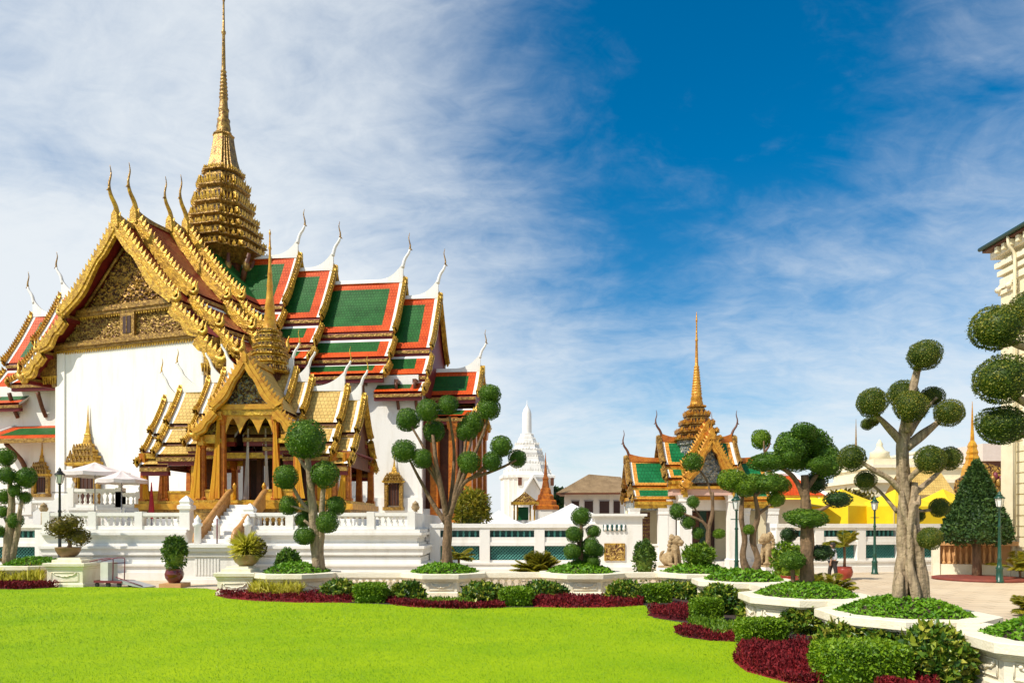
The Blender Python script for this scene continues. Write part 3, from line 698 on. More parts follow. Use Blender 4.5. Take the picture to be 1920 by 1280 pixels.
# spired gilt windows
def spired_window(M, x, y, z0, z1, zc, zt, w, out=1):
    """opening z0..z1, cornice at zc, tip at zt"""
    mb = MB(M); h = w/2
    for sg in (-1, 1):
        a, b = sorted((sg*h*.62, sg*h*.9)); mb.box(x, x+.24, y+a, y+b, z0-.1, zc, GOLD2)
        a, b = sorted((sg*h*.55, sg*h*.62)); mb.box(x, x+.18, y+a, y+b, z0, zc-.1, GOLD)
    mb.box(x, x+.34, y-h, y+h, z0-.32, z0-.1, GOLD2)
    fr = mb.build('window', hall)
    mb = MB(M @ Matrix.Translation((x, y, 0))); H = zt-zc; sq = [(.5, 1), (0, 1), (0, -1), (.5, -1)]
    pr = []
    for z, r in ((0, 1.0), (.03, 1.08), (.06, 1.08), (.075, .88), (.12, .84), (.13, .92), (.16, .92), (.175, .70), (.22, .66), (.23, .74), (.26, .72), (.275, .50), (.32, .44), (.33, .50), (.36, .46), (.38, .26), (.50, .17), (.52, .2), (.54, .13), (.72, .06), (1.0, .012)):
        pr.append((zc+H*z, h*r))
    mb.lathe(pr, GOLD, cross=sq, smooth=False)
    for z, r in ((.06, 1.0), (.16, .86), (.26, .68)):
        for i in range(7):
            yy = h*r*(-1+2*(i+.5)/7); mb.prism([(yy-h*.12, zc+H*z), (yy+h*.12, zc+H*z), (yy, zc+H*(z+.10))], h*r*.5, h*r*.5+.08, GOLD2, 'x')
    mb.build('window_pediment', fr)
    mb = MB(M); mb.box(x, x+.06, y-h*.54, y+h*.54, z0, z1, DARK)
    for sg in (-.27, 0, .27): mb.box(x+.06, x+.09, y+sg*w*.5-.02, y+sg*w*.5+.02, z0, z1, BROWN)
    mb.build('shutter', fr)
spired_window(MF, 8.602, -3.06, 3.6, 5.9, 6.1, 9.9, 2.3)
MRf = MR @ Matrix.Rotation(radians(-90), 4, 'Z')     # facing the camera from the right wing
MLf = ML @ Matrix.Rotation(radians(90), 4, 'Z')
spired_window(MRf, 3.975, 13.75, 3.7, 5.1, 5.15, 7.0, 1.35)
spired_window(MLf, 3.862, -11.3, 4.7, 5.75, 5.8, 8.5, 1.45)
# ---------------------------------------------------------------- gilt pavilion in front of the hall
PC = Vector((-13.35, 39.6, 0))
pav = thing('pavilion', 'small gilded open pavilion with ochre tiled roofs and slim spire on white terrace', 'pavilion', PC, radians(-3))
I4 = Matrix.Identity(4); PX0 = I4; PX1 = Matrix.Rotation(pi, 4, 'Z')
PP2 = [((0, 0), (1.45, -1.95)), ((1.4, -2.15), (2.15, -3.0)), ((2.1, -3.15), (2.75, -3.65))]
kw = dict(bd=.15, tooth=.15, fin_h=1.35, hang=.27, bw=.12, verge=.2, swoosh=.8, fill=BROWN, gold=GOLD, fin_m=WHITE, fin_m2=GOLD)
for M_, ee in ((PX0, ((.2, 1.8, 10.55), (1.2, 2.65, 10.1), (2.2, 4.55, 9.6), (4.0, 5.45, 9.1))), (PX1, ((.2, 1.8, 10.55), (1.2, 2.65, 10.1), (2.2, 4.2, 9.6), (3.6, 5.05, 9.1)))):
    for s0, s1, z in ee: temple_roof(pav, M_, s0, s1, z, PP2, TY, TYB, **kw)
XO = .95; MFP = Matrix.Translation((XO, 0, 0)) @ Matrix.Rotation(radians(-90), 4, 'Z'); MBP = Matrix.Rotation(radians(90), 4, 'Z')
GP = [((0, 0), (1.55, -2.35)), ((1.5, -2.55), (2.45, -3.55))]
gk = dict(bd=.27, tooth=.22, fin_h=.01, hang=.6, bw=.14, verge=.2, swoosh=.1, fill=BROWN, gold=GOLDB, beam=GOLDB, ridge=GOLD)
temple_roof(pav, MFP, 1.0, 4.1, 10.35, GP, TY, TYB, open_end=True, **gk)
mb = MB(MFP); x = 3.62
mb.prism([(-1.35, 8.15), (1.35, 8.15), (0, 10.15)], x-.1, x-.02, DARK, 'x'); pp = mb.build('pediment', pav)
relief('carved_relief', MFP, [(-1.28, 8.2), (1.28, 8.2), (0, 10.05)], x, MOSAIC, 60, 44, freq=5, amp=.08, parent=pp)
mb = MB(MFP)
mb.box(x, x+.34, -1.6, 1.6, 7.95, 8.19, GOLDB); mb.box(x+.02, x+.28, -1.55, 1.55, 7.68, 7.946, GOLD)
mb.box(x, x+.30, -2.45, -1.6, 6.55, 6.75, GOLDB); mb.box(x, x+.30, 1.6, 2.45, 6.55, 6.75, GOLDB)
for sg in (-1, 1): mb.prism([(sg*1.5, 6.75), (sg*2.3, 6.75), (sg*1.5, 7.55)], x, x+.1, CARVE2, 'x')
for (y0, y1, zt) in ((-1.15, -.45, 7.68), (-.45, .45, 7.68), (.45, 1.15, 7.68)):      # pointed valance
    c = (y0+y1)/2
    for k in range(6):
        a = y0+(y1-y0)*k/6; b = y0+(y1-y0)*(k+1)/6
        f_ = lambda q: .75*abs((q-c)/((y1-y0)/2))**1.5+.12
        mb.add([(x+.1, a, zt), (x+.1, b, zt), (x+.1, b, zt-f_(b)), (x+.1, a, zt-f_(a)), (x+.16, a, zt), (x+.16, b, zt), (x+.16, b, zt-f_(b)), (x+.16, a, zt-f_(a))], [(3, 2, 1, 0), (4, 5, 6, 7), (3, 7, 6, 2)], GOLDB)
mb.build('valance', pp)
FZ = 3.62       # pavilion floor
mb = MB()
mb.box(-5.15, 5.55, -2.6, 2.6, 2.0, 3.2, GOLD2); mb.box(-5.3, 5.7, -2.75, 2.75, 3.2, FZ-.14, GOLDB); mb.box(-5.15, 5.55, -2.65, 2.65, FZ-.14, FZ, GOLD)
mb.box(XO-2.5, XO+2.5, -4.05, -2.76, 2.0, 3.2, GOLD2); mb.box(XO-2.6, XO+2.6, -4.15, -2.76, 3.2, FZ-.14, GOLDB); mb.box(XO-2.5, XO+2.5, -4.05, -2.66, FZ-.14, FZ-.002, GOLD)
mb.box(-5.4, 5.8, -2.9, 2.9, 2.0, 2.75, WHITE); mb.build('plinth', pav)
def pillar(x, y, z1, w, m, parent=pav):
    mb = MB(); q = [(1, .7), (.7, .7), (.7, 1), (-.7, 1), (-.7, .7), (-1, .7), (-1, -.7), (-.7, -.7), (-.7, -1), (.7, -1), (.7, -.7), (1, -.7)]
    mb.lathe([(FZ, w*1.35), (FZ+.12, w*1.35), (FZ+.16, w*1.05), (FZ+.5, w), (z1-.5, w*.85), (z1-.42, w*1.1), (z1-.25, w*1.25), (z1, w*1.3)], m, (x, y, 0), cross=q, smooth=False)
    return mb.build('pillar', parent)
def drape(x, y, zt, w, m, sg=1):
    """curtain tied back against a pillar"""
    mb = MB(); K = 14; N = 9; V = []; Fs = []
    for k in range(K+1):
        t = k/K; z = zt+(FZ+.08-zt)*t
        ww = w*(.22+.12*sin(t*3)+.62*t**2.2)
        for i in range(N+1):
            u_ = i/N; V.append((x+sg*ww*u_, y-.10-.06*sin(u_*pi*7)*(ww/w+.2), z))
    for k in range(K):
        for i in range(N): a = k*(N+1)+i; Fs.append((a, a+1, a+N+2, a+N+1))
    mb.add(V, Fs, m, True); return mb.build('curtain', pav)
for xx in (-5.0, -3.95, -2.4, 3.9, 4.7, 5.35):
    pillar(xx, -2.35, 6.0, .17, ORANGE if abs(xx) > 3 else GOLDB); pillar(xx, 2.35, 6.0, .17, ORANGE)
for xx in (-2.3, -1.3, 1.3, 2.3): pillar(XO+xx, -3.72, 7.7 if abs(xx) < 2 else 6.6, .15, ORANGE)
for xx in (-1.3, 1.3): pillar(XO+xx, -.9, 8.0, .17, BROWN); pillar(XO+xx, .9, 8.0, .17, BROWN)
for dx, dy, dz, dw, dm, sg in ((XO-2.32, -3.86, 6.6, .62, CURT, -1), (XO-1.36, -3.86, 7.6, .62, CURT, -1), (XO+1.26, -3.86, 7.6, .5, CURT, 1), (XO+2.3, -3.80, 6.6, .55, CURT, 1), (4.6, -2.5, 6.0, .6, CURT, -1), (5.3, -2.5, 6.0, .5, CURT, -1), (3.9, -2.5, 6.0, .5, CURT, 1), (-3.95, -2.5, 6.0, .3, ORANGE, -1), (-4.95, -2.5, 6.0, .4, CURT, 1), (XO-.45, -2.6, 7.2, .35, CURTW, -1), (XO+.35, -2.6, 7.2, .3, CURTW, 1)): drape(dx, dy, dz, dw, dm, sg)
for a, b, y in ((-4.8, -4.1, -2.35), (-3.8, -2.6, -2.35), (4.1, 4.5, -2.35), (4.85, 5.2, -2.35), (XO-2.15, XO-1.45, -3.75), (XO+1.45, XO+2.15, -3.75), (XO-1.15, XO-.75, -3.75), (XO+.75, XO+1.15, -3.75)):     # low parapet rails
    mb = MB(); mb.box(a, b, y-.06, y+.06, FZ, FZ+.42, GOLDB); mb.box(a, b, y-.10, y+.10, FZ+.42, FZ+.52, GOLD); mb.build('parapet', pav)
for sg in (-.72, .72): mb = MB(); mb.lathe([(FZ, .09), (FZ+.6, .08), (FZ+.65, .12), (FZ+.85, .02)], GOLDB, (XO+sg, -3.75, 0), n=8); mb.build('newel_post', pav)
for d in ((-5.2, 5.6, -2.55, -2.2, 5.75, 6.02), (-5.2, 5.6, 2.2, 2.55, 5.75, 6.02), (XO-2.5, XO-1.3, -3.9, -3.55, 6.35, 6.56), (XO+1.3, XO+2.5, -3.9, -3.55, 6.35, 6.56)): mb = MB(); mb.box(*d, GOLD); mb.build('lintel', pav)
mb = MB(); mb.box(-5.2, 5.6, -2.2, 2.2, 6.03, 6.12, RED); mb.build('ceiling_panel', pav)
for d, m in (((XO-1.0, XO+1.0, 1.2, 1.3, FZ, 8.0), DARK), ((-3.4, -2.7, .6, .8, FZ, 6.0), BROWN), ((3.4, 3.9, .6, .8, FZ, 6.0), BROWN), ((-1.2, -.4, 1.2, 1.3, FZ, 6.0), DARK), ((XO+1.5, XO+2.4, 1.0, 1.1, FZ, 6.0), BROWN)): mb = MB(); mb.box(*d, m); mb.build('inner_screen', pav)
mb = MB(); mb.lathe([(FZ, .35), (FZ+.4, .30), (FZ+.8, .16), (FZ+1.0, .3), (FZ+1.2, .2), (FZ+2.1, .03)], BROWN, (XO+.55, -1.6, 0), n=10); mb.build('altar', pav)
zs2 = lambda row: CH+(HY-row)*39.6/F; rs2 = lambda px: px*39.6/F
sp2 = prasat_spire(pav, Vector((.52, 0, 0)), zs2, rs2, [(625, 20), (641, 25), (655, 29), (668, 33), (683, 37), (700, 40)], radians(-2), m1=GOLD, m2=GOLD2)
cr2 = rot2(RD, 0)
mb = MB(Matrix.Translation((.52, 0, 0)))
mb.lathe([(zs2(740), rs2(22)), (zs2(705), rs2(24)), (zs2(701), rs2(36))], BROWN, cross=cr2, smooth=False)
mb.lathe([(zs2(625), rs2(15)), (zs2(618), rs2(13)), (zs2(600), rs2(10)), (zs2(598), rs2(11)), (zs2(580), rs2(8.5)), (zs2(578), rs2(9.5)), (zs2(560), rs2(7)), (zs2(540), rs2(5.2)), (zs2(538), rs2(6)), (zs2(520), rs2(4)), (zs2(518), rs2(4.6)), (zs2(500), rs2(2.8)), (zs2(470), rs2(2)), (zs2(466), rs2(3.2)), (zs2(462), rs2(2)), (zs2(442), rs2(1.2)), (zs2(438), rs2(2.2)), (zs2(430), rs2(.3))], GOLDB, n=12)
mb.build('spire_needle', sp2)
# stair with gilt serpent rails, coming down from the pavilion floor
st = thing('staircase', 'white stair with orange serpent rails rising to the gilded pavilion', 'staircase', (-12.45, 35.1, 0), radians(-6))
mb = MB(); ns = 11
for i in range(ns):
    z = 3.55-(3.55-1.65)*(i+1)/ns; y = -.28*i
    mb.box(-.72, .72, y-.30, y-.002, 1.0, z, WHITE)
mb.build('step', st)['label'] = 'flight of white steps'
for sg in (-1, 1):
    mb = MB(); x = sg*.86
    mb.tube(curve([(x, .25, 4.05), (x, -.1, 3.95), (x, -1.2, 3.2), (x, -2.3, 2.45), (x, -2.9, 2.1), (x, -3.15, 1.7)], 5), lerps([.06, .13, .13, .13, .15, .10], 5), RAIL, 8)
    mb.prism([(-.1, 3.85), (-2.9, 1.95), (-3.1, 1.6), (-.1, 3.2)], x-.09, x+.09, RAIL, 'x'); mb.build('serpent_rail', st)
# ---------------------------------------------------------------- baluster and balustrades
def baluster_mesh(h, r, m, name='baluster'):
    mb = MB(); mb.lathe([(0, r*1.15), (h*.10, r*1.15), (h*.12, r*.7), (h*.2, r*.62), (h*.34, r*1.0), (h*.46, r*.92), (h*.72, r*.45), (h*.8, r*.42), (h*.86, r*.8), (h*.89, r*1.1), (h, r*1.1)], m, n=8)
    o = mb.build(name); return o
BALP = {}
def balusters(parent, xs, y, z, h, r, m, M=None):
    for x in xs:
        k = (h, r, m.name)
        if k not in BALP: o = BALP[k] = baluster_mesh(h, r, m)
        else: o = BALP[k].copy(); COL.objects.link(o)
        o.parent = parent; o.location = (x, y, z)
def moulded(mb, x0, x1, y, prof, m, depth=1.0, wrap=0):
    """horizontal mouldings: (z0, z1, projection) boxes, optionally wrapped round the ends"""
    for z0, z1, p in prof: mb.box(x0-(p if wrap & 1 else 0), x1+(p if wrap & 2 else 0), y-p, y+depth, z0, z1-.003, m)
TY_ = 33.4
terr = thing('terrace', 'tall white stepped terrace with moulded plinth and balustrade below the hall', 'terrace', (-12.5, TY_, 0))
BASEP = [(-.02, .34, .62), (.34, .62, .52), (.62, .72, .60), (.72, 1.0, .30), (1.0, 1.1, .22), (1.1, 1.38, .40), (1.38, 1.5, .48), (1.5, 1.62, .2), (1.62, 1.86, .10), (1.86, 1.98, .22), (1.98, 2.1, .34), (2.1, 2.24, .26)]
def terrace_block(x0, x1, wrap):
    mb = MB(); moulded(mb, x0, x1, 0, BASEP, WHITE, 18.0, wrap); return mb.build('plinth', terr)
terrace_block(-8.4, -1.95, 0); terrace_block(.6, 8.15, 2)
mb = MB(); moulded(mb, -1.95, .6, 3.0, [(0, 1.2, .1), (1.2, 2.24, 0)], WHITE, 15.0); mb.build('plinth', terr)
def balustrade(parent, x0, x1, y, z, segs, h=.74, r=.065, m=WHITE, step=.24, pw=.34, finial=False):
    mb = MB(); mb.box(x0, x1, y-.15, y+.15, z, z+.16, m); mb.box(x0, x1, y-.19, y+.19, z+h-.15, z+h, m); mb.box(x0, x1, y-.13, y+.13, z+h-.2, z+h-.152, m)
    o = mb.build('balustrade', parent); L = (x1-x0)/segs
    for k in range(segs+1):
        mb = MB(); x = x0+L*k; mb.box(x-pw/2, x+pw/2, y-.21, y+.21, z+.003, z+h+.05, m)
        if finial: mb.lathe([(z+h+.05, .12), (z+h+.12, .09), (z+h+.2, .13), (z+h+.3, .11), (z+h+.45, .01)], m, (x, y, 0), n=8)
        mb.build('balustrade_post', o)
    for k in range(segs):
        a, b = x0+L*k+pw/2+.08, x0+L*(k+1)-pw/2-.08; n = max(2, int((b-a)/step))
        balusters(o, [a+(b-a)*(i+.5)/n for i in range(n)], y, z+.16, h-.36, r, m)
    return o
balustrade(terr, -8.3, -2.1, .1, 2.24, 3); balustrade(terr, .75, 8.0, .1, 2.24, 4)
mb = MB(Matrix.Translation((8.0, 0, 0)) @ Matrix.Rotation(radians(90), 4, 'Z'))
mb.box(0, 12, -.15, .15, 2.24, 2.98, WHITE); mb.build('parapet', terr)
for x, z in ((-2.1, 3.6), (.75, 3.25)):     # taller gate posts beside the stair gap
    mb = MB(); mb.lathe([(2.2, .24), (z-.5, .22), (z-.45, .3), (z-.3, .3), (z-.25, .2), (z-.12, .24), (z, .16), (z+.15, .02)], WHITE, (x, .1, 0), cross=[(1, 1), (-1, 1), (-1, -1), (1, -1)], smooth=False); mb.build('gate_post', terr)
# landing block at the foot of the stair
land = thing('stone_landing', 'white moulded landing block with fluted face below the stair', 'landing', (-12.6, 31.0, 0))
mb = MB(); moulded(mb, -1.05, 1.3, 0, [(0, .16, .12), (.16, .26, .05), (.26, 1.12, 0), (1.12, 1.22, .08), (1.22, 1.34, .02), (1.34, 1.5, .18), (1.5, 1.64, .26)], WHITE, 1.9, 3)
for i in range(8): mb.box(-.55+i*.13, -.47+i*.13, -.03, 0, .35, 1.05, WHITE)
mb.build('block', land)
for i, (x, y) in enumerate(((-.62, .4), (-.25, 1.5), (1.1, 1.5))):
    mb = MB(); mb.lathe([(1.64, .15), (2.35, .14), (2.4, .2), (2.5, .2), (2.53, .13), (2.62, .15), (2.72, .09), (2.85, .01)], WHITE, (x, y, 0), n=10); mb.build('post', land)
mb = MB(); mb.tube([(.35-.35, .9, 1.64), (.0, .9, 2.7)], .03, MAROON, 6); mb.build('barrier_pole', land)
# ---------------------------------------------------------------- things on the terrace
pl = thing('stair_platform', 'small white balustraded platform with side stair behind the terrace rail', 'platform', (-21.3, 38.6, 0))
mb = MB(); mb.box(-1.6, 3.2, 0, 4.0, 2.2, 3.35, WHITE); mb.box(-1.7, 3.3, -.1, 4.0, 3.2, 3.35-.004, WHITE)
for i in range(6): mb.box(-1.6-.3*(i+1), -1.6-.3*i-.002, .1, 1.6, 2.2, 3.35-.19*(i+1), WHITE)
mb.build('base', pl)
balustrade(pl, -1.5, 1.0, .12, 3.35, 1, h=.95, r=.08, step=.27, finial=True)
balustrade(pl, 1.0, 3.1, .12, 3.35, 2, h=.75, r=.06, step=.22, finial=True)
mb = MB(); mb.prism([(-1.55, 3.4), (-1.55, 4.25), (-3.5, 3.1), (-3.5, 2.25)], .05, .2, WHITE, 'y'); mb.build('stair_rail', pl)
pl2 = thing('low_balustrade', 'short white balustrade in front of the far left gilt window', 'balustrade', (-26.9, 41.5, 0))
balustrade(pl2, -1.9, 2.2, 0, 3.0, 2, h=.8, r=.06, step=.24)
mb = MB(); mb.box(-2.2, 2.5, -.1, 2.0, 2.2, 3.0, WHITE); mb.build('base', pl2)
def parasol(label, px, row_top, row_rim, rpx, Y, floor=2.24):
    a = P(px, row_top, Y); zr_ = CH+(HY-row_rim)*Y/F; r = rpx*Y/F
    o = thing('parasol', label, 'parasol', (a.x, Y, floor), .2, 'parasols on the terrace')
    mb = MB(); N = 8; V = [(0, 0, a.z-floor)]; Fs = []
    rings = ((.33, .40), (.66, .74), (1, 1))
    for f_, d in rings:
        for i in range(N*3):
            w = 2*pi*i/(N*3); sc = 1-.045*(i % 3 != 0)
            V.append((cos(w)*r*f_*sc, sin(w)*r*f_*sc, a.z-floor-(a.z-zr_)*d-(.03 if i % 3 else 0)))
    n3 = N*3
    for i in range(n3):
        V.append((V[1+2*n3+i][0]*1.0, V[1+2*n3+i][1], V[1+2*n3+i][2]-.18))
    for i in range(n3):
        j = (i+1) % n3; Fs.append((0, 1+i, 1+j))
        for k in range(3): Fs.append((1+k*n3+i, 1+(k+1)*n3+i, 1+(k+1)*n3+j, 1+k*n3+j))
    mb.add(V, Fs, PARA); mb.build('canopy', o)
    mb = MB(); mb.lathe([(0, .3), (.06, .3), (.08, .03), (a.z-floor-.02, .025)], GREYM, n=8); mb.build('pole', o)
    mb = MB()
    for i in range(N):
        w = 2*pi*i/N; mb.tube([(0, 0, a.z-floor-.45), (cos(w)*r*.62, sin(w)*r*.62, a.z-floor-(a.z-zr_)*.72-.03)], .012, GREYM, 4)
    mb.build('rib', o)
parasol('blush octagonal parasol in front of the spired gilt window', 178, 866, 886, 62, 37.6)
parasol('blush parasol closer to the gilded pavilion', 228, 881, 899, 46, 36.6)
for (px, row, Y, lab) in ((248, 942, 36.4, 'dark slatted terrace chair under the right parasol'),):
    b = P(px, row, Y); o = thing('terrace_chair', lab, 'chair', (b.x, Y, 2.24), .6)
    mb = MB(); mb.box(-.3, .3, -.3, .3, .42, .48, GREYM); mb.build('seat', o)
    mb = MB()
    for k in range(5): mb.box(-.3, .3, .28, .32, .52+k*.11, .59+k*.11, GREYM)
    mb.build('backrest', o)
    for x in (-.27, .27):
        for y in (-.27, .27): mb = MB(); mb.tube([(x, y, 0), (x, y, .9 if y > 0 else .65)], .02, GREYM, 5); mb.build('leg', o)
# ---------------------------------------------------------------- white lattice walls beyond the terrace
def screen_wall(name, label, x0, Y0, x1, Y1, bays, ztop=2.5, blank=()):
    L = sqrt((x1-x0)**2+(Y1-Y0)**2); a = math.atan2(Y1-Y0, x1-x0)
    o = thing(name, label, 'wall', (x0, Y0, 0), a, 'white lattice walls round the court')
    B = L/bays; pw = .5
    mb = MB(); D = .4
    mb.box(0, L, -.12, D+.1, 0, .3, WHITE); mb.box(0, L, -.04, D+.04, .3, .52, WHITE); mb.box(0, L, -.10, D+.08, .52, .62, WHITE)
    mb.box(0, L, .02, D, .62, .72, WHITE); mb.box(0, L, -.05, D+.05, 1.42, 1.6, WHITE); mb.box(0, L, .0, D, 1.6, 1.84, WHITE); mb.box(0, L, .0, D, 2.16, 2.3, WHITE); mb.box(0, L, -.12, D+.12, 2.3, ztop, WHITE)
    for k in range(bays+1):
        x = min(max(B*k, pw/2), L-pw/2); mb.box(x-pw/2, x+pw/2, -.07, D+.06, .62, 2.3, WHITE)
    mb.build('wall', o)
    for k in range(bays):
        xa, xb = B*k+pw*.5+.06, B*(k+1)-pw*.5-.06
        mb = MB(); mb.box(xa-.1, xb+.1, .22, .27, .72, 1.42, TEALD); n = int((xb-xa)/.16)
        for i in range(-5, n+1):
            for sg in (0, 1):
                u0, u1 = xa+i*.16, xa+i*.16+.7
                za, zb = (.72, 1.42) if sg == 0 else (1.42, .72)
                def clip(u): return min(max(u, xa), xb)
                c0, c1 = clip(u0), clip(u1)
                if c1-c0 < .03: continue
                p0 = za+(zb-za)*(c0-u0)/.7; p1 = za+(zb-za)*(c1-u0)/.7
                mb.tube([(c0, .19 if sg else .17, p0), (c1, .19 if sg else .17, p1)], .022, TEAL, 4, False)
        mb.build('lattice_panel', o)
        n = max(3, int((xb-xa)/.26)); mb = MB(); mb.box(xa-.1, xb+.1, .3, .33, 1.84, 2.16, TEALD)
        for i in range(n):
            mb.lathe([(1.84, .05), (1.9, .04), (1.97, .07), (2.06, .045), (2.16, .055)], TEAL, (xa+(xb-xa)*(i+.5)/n, .16, 0), n=6)
        mb.build('baluster_panel', o)
    return o
screen_wall('lattice_wall', 'white lattice wall between the terrace and the small gate temple', -4.0, 36.4, 4.0, 36.4, 3)
screen_wall('lattice_wall', 'white lattice wall below the yellow tents', 13.2, 37.4, 27.5, 40.6, 6)
screen_wall('lattice_wall', 'white lattice wall behind the leftmost topiary tree', -34.0, 36.0, -21.6, 34.6, 4, 2.45)
for px, row, Y, lab in ((779, 946, 34.5, 'small brown urn on the right corner of the terrace rail'), (82, 950, 35.5, 'small brown urn on the terrace left of the side stair')):
    b = P(px, row, Y); o = thing('stone_urn', lab, 'urn', (b.x, Y, 3.03 if px > 700 else 2.98))
    mb = MB(); mb.lathe([(-.74 if px < 700 else 0, .12), (.02, .12), (.05, .07), (.12, .16), (.24, .20), (.30, .15), (.33, .18)], STONE, n=14); mb.build('body', o)
    mb = MB(); mb.lathe([(.33, .14), (.40, .15), (.46, .07), (.52, .02)], STONE, n=12); mb.build('lid', o)
b = P(284, 930, 36.8); o = thing('folded_parasol', 'furled red parasol standing beside the corner column of the pavilion', 'parasol', (b.x, 36.8, 2.24))
mb = MB(); mb.lathe([(.5, .05), (.55, .16), (1.0, .13), (1.9, .05), (2.3, .02)], simple('red_parasol_cloth', (.45, .02, .03), (.30, .012, .02), .8, scale=4), cross=[(cos(a*pi/8)*(1 if a % 2 else .72), sin(a*pi/8)*(1 if a % 2 else .72)) for a in range(16)]); mb.build('canopy', o)
mb = MB(); mb.lathe([(0, .2), (.05, .2), (.06, .025), (.6, .025)], GREYM, n=8); mb.build('pole', o)
# ---------------------------------------------------------------- small gate temple
GT = Vector((11.0, 44.5, 0))
gate = thing('gate_temple', 'small ornate gate temple with green tiled wings and tall orange gold spire', 'temple', GT, radians(1))
PG = [((0, 0), (1.15, -1.55)), ((1.1, -1.75), (1.75, -2.35))]
gk = dict(bd=.24, tooth=.17, fin_h=1.45, hang=.42, bw=.22, verge=.16, swoosh=.25, fill=ORANGE, gold=GOLD2, fin_m=BROWN, fin_m2=BROWN, ridge=ORANGE, vmat=WHITE, beam=GOLD)
for M_ in (I4, PX1):
    for s0, s1, z in ((.4, 2.1, 7.5), (1.8, 4.05, 6.3)): temple_roof(gate, M_, s0, s1, z, PG, TGB, TO, **gk)
MGF = Matrix.Rotation(radians(-90), 4, 'Z'); gk2 = dict(gk); gk2.update(gold=GOLDO, open_end=True, bd=.34, fin_h=.9, fin_m=GOLDO)
temple_roof(gate, MGF, .3, 3.0, 7.45, [((0, 0), (1.35, -2.45)), ((1.3, -2.5), (1.6, -2.9))], TGB, TO, **gk2)
temple_roof(gate, MGF, .3, 1.9, 8.0, [((0, 0), (1.2, -2.2))], TGB, TO, **dict(gk, gold=GOLDO, fin_h=.6))
mb = MB(MGF); mb.prism([(-1.2, 4.75), (1.2, 4.75), (0, 7.0)], 2.4, 2.5, BROWN, 'x'); pg = mb.build('pediment', gate)
relief('carved_relief', MGF, [(-1.15, 4.8), (1.15, 4.8), (0, 6.95)], 2.55, MOSAICW, 50, 44, freq=5, amp=.08, parent=pg)
mb = MB(MGF); mb.box(1.6, 2.9, -2.2, 2.2, 4.45, 4.6, GOLDB); mb.box(1.7, 2.8, -2.1, 2.1, 4.1, 4.446, simple('pale_pink_plaster', (.66, .42, .34), (.58, .36, .28), .8)); mb.build('lintel', pg)
mb = MB()
mb.box(-4.0, -2.0, -1.6, 1.6, 3.3, 4.1, MOSAICW); mb.box(2.0, 4.0, -1.6, 1.6, 3.3, 4.1, MOSAICW); mb.box(-4.1, 4.1, -1.7, 1.7, 3.88, 4.08, GOLDB)
mb.box(-2.0, 2.0, -1.5, 1.6, 3.3, 5.0, WHITE); mb.box(-4.0, 4.0, .9, 1.5, 0, 3.3, CREAMW); mb.box(-4.2, 4.2, -1.8, 1.8, 0, .35, WHITE)
mb.build('wall', gate)
def wpier(x, y, w, z1, parent=gate, m=WHITE):
    mb = MB(); mb.lathe([(0, w*1.2), (.5, w*1.2), (.55, w*1.02), (z1-.4, w), (z1-.34, w*1.15), (z1-.2, w*1.1), (z1, w*1.25)], m, (x, y, 0), cross=[(1, 1), (-1, 1), (-1, -1), (1, -1)], smooth=False)
    mb.build('pillar', parent)
for x in (-4.0, -2.35, 2.35, 4.0): wpier(x, -1.45, .26, 3.4)
for x in (-1.35, 1.45): wpier(x, -2.5, .34, 4.1)
for x in (-1.9, 1.95): wpier(x, -1.45, .24, 3.9)
mb = MB(); mb.box(-3.6, -2.95, -.8, -.7, .3, 3.2, BROWN)
for i in range(6):
    for j in range(14): mb.box(-3.58+i*.107, -3.52+i*.107, -.84, -.8, .4+j*.2, .5+j*.2, CARVE2)
mb.build('lattice_door', gate)
mb = MB(); mb.box(-1.3, 1.3, .78, .88, .35, 3.3, DARK); mb.box(-.1, .9, .70, .775, 1.4, 3.2, BROWN); mb.box(.35, .75, .6, .69, .4, 3.9, IRON); mb.build('doorway', gate)
for x in (-3.7, 2.6): mb = MB(); mb.box(x, x+1.1, -1.5, -1.4, .35, 1.25, WHITE); mb.box(x-.03, x+1.13, -1.55, -1.35, 1.25, 1.35, WHITE); mb.build('parapet', gate)
zs3 = lambda row: CH+(HY-row)*44.5/F; rs3 = lambda px: px*44.5/F
sp3 = prasat_spire(gate, O, zs3, rs3, [(764, 16), (781, 23), (797, 31), (812, 38), (826, 44)], 0, m1=GOLD2, m2=GOLDO)
mb = MB(); mb.lathe([(4.5, rs3(34)), (zs3(838), rs3(34)), (zs3(835), rs3(38)), (zs3(828), rs3(38))], MOSAICW, cross=RD, smooth=False); mb.build('spire_base', sp3)
mb = MB(); pr = [(zs3(768), rs3(13))]
for a, b, r in ((756, 749, 11.5), (748, 742, 10.5)): pr += [(zs3(a), rs3(r+1)), (zs3(b), rs3(r-1))]
y = 740
while y > 686: r = 4+(y-686)/54*5.5; pr += [(zs3(y), rs3(r)), (zs3(y-2.2), rs3(r+.9)), (zs3(y-4), rs3(r-.6))]; y -= 5
pr += [(zs3(684), rs3(3.2)), (zs3(640), rs3(2.1)), (zs3(638), rs3(2.9)), (zs3(634), rs3(1.9)), (zs3(606), rs3(1.2)), (zs3(602), rs3(2)), (zs3(584), rs3(.3))]
mb.lathe(pr, GOLDO, n=10); mb.build('spire_needle', sp3)
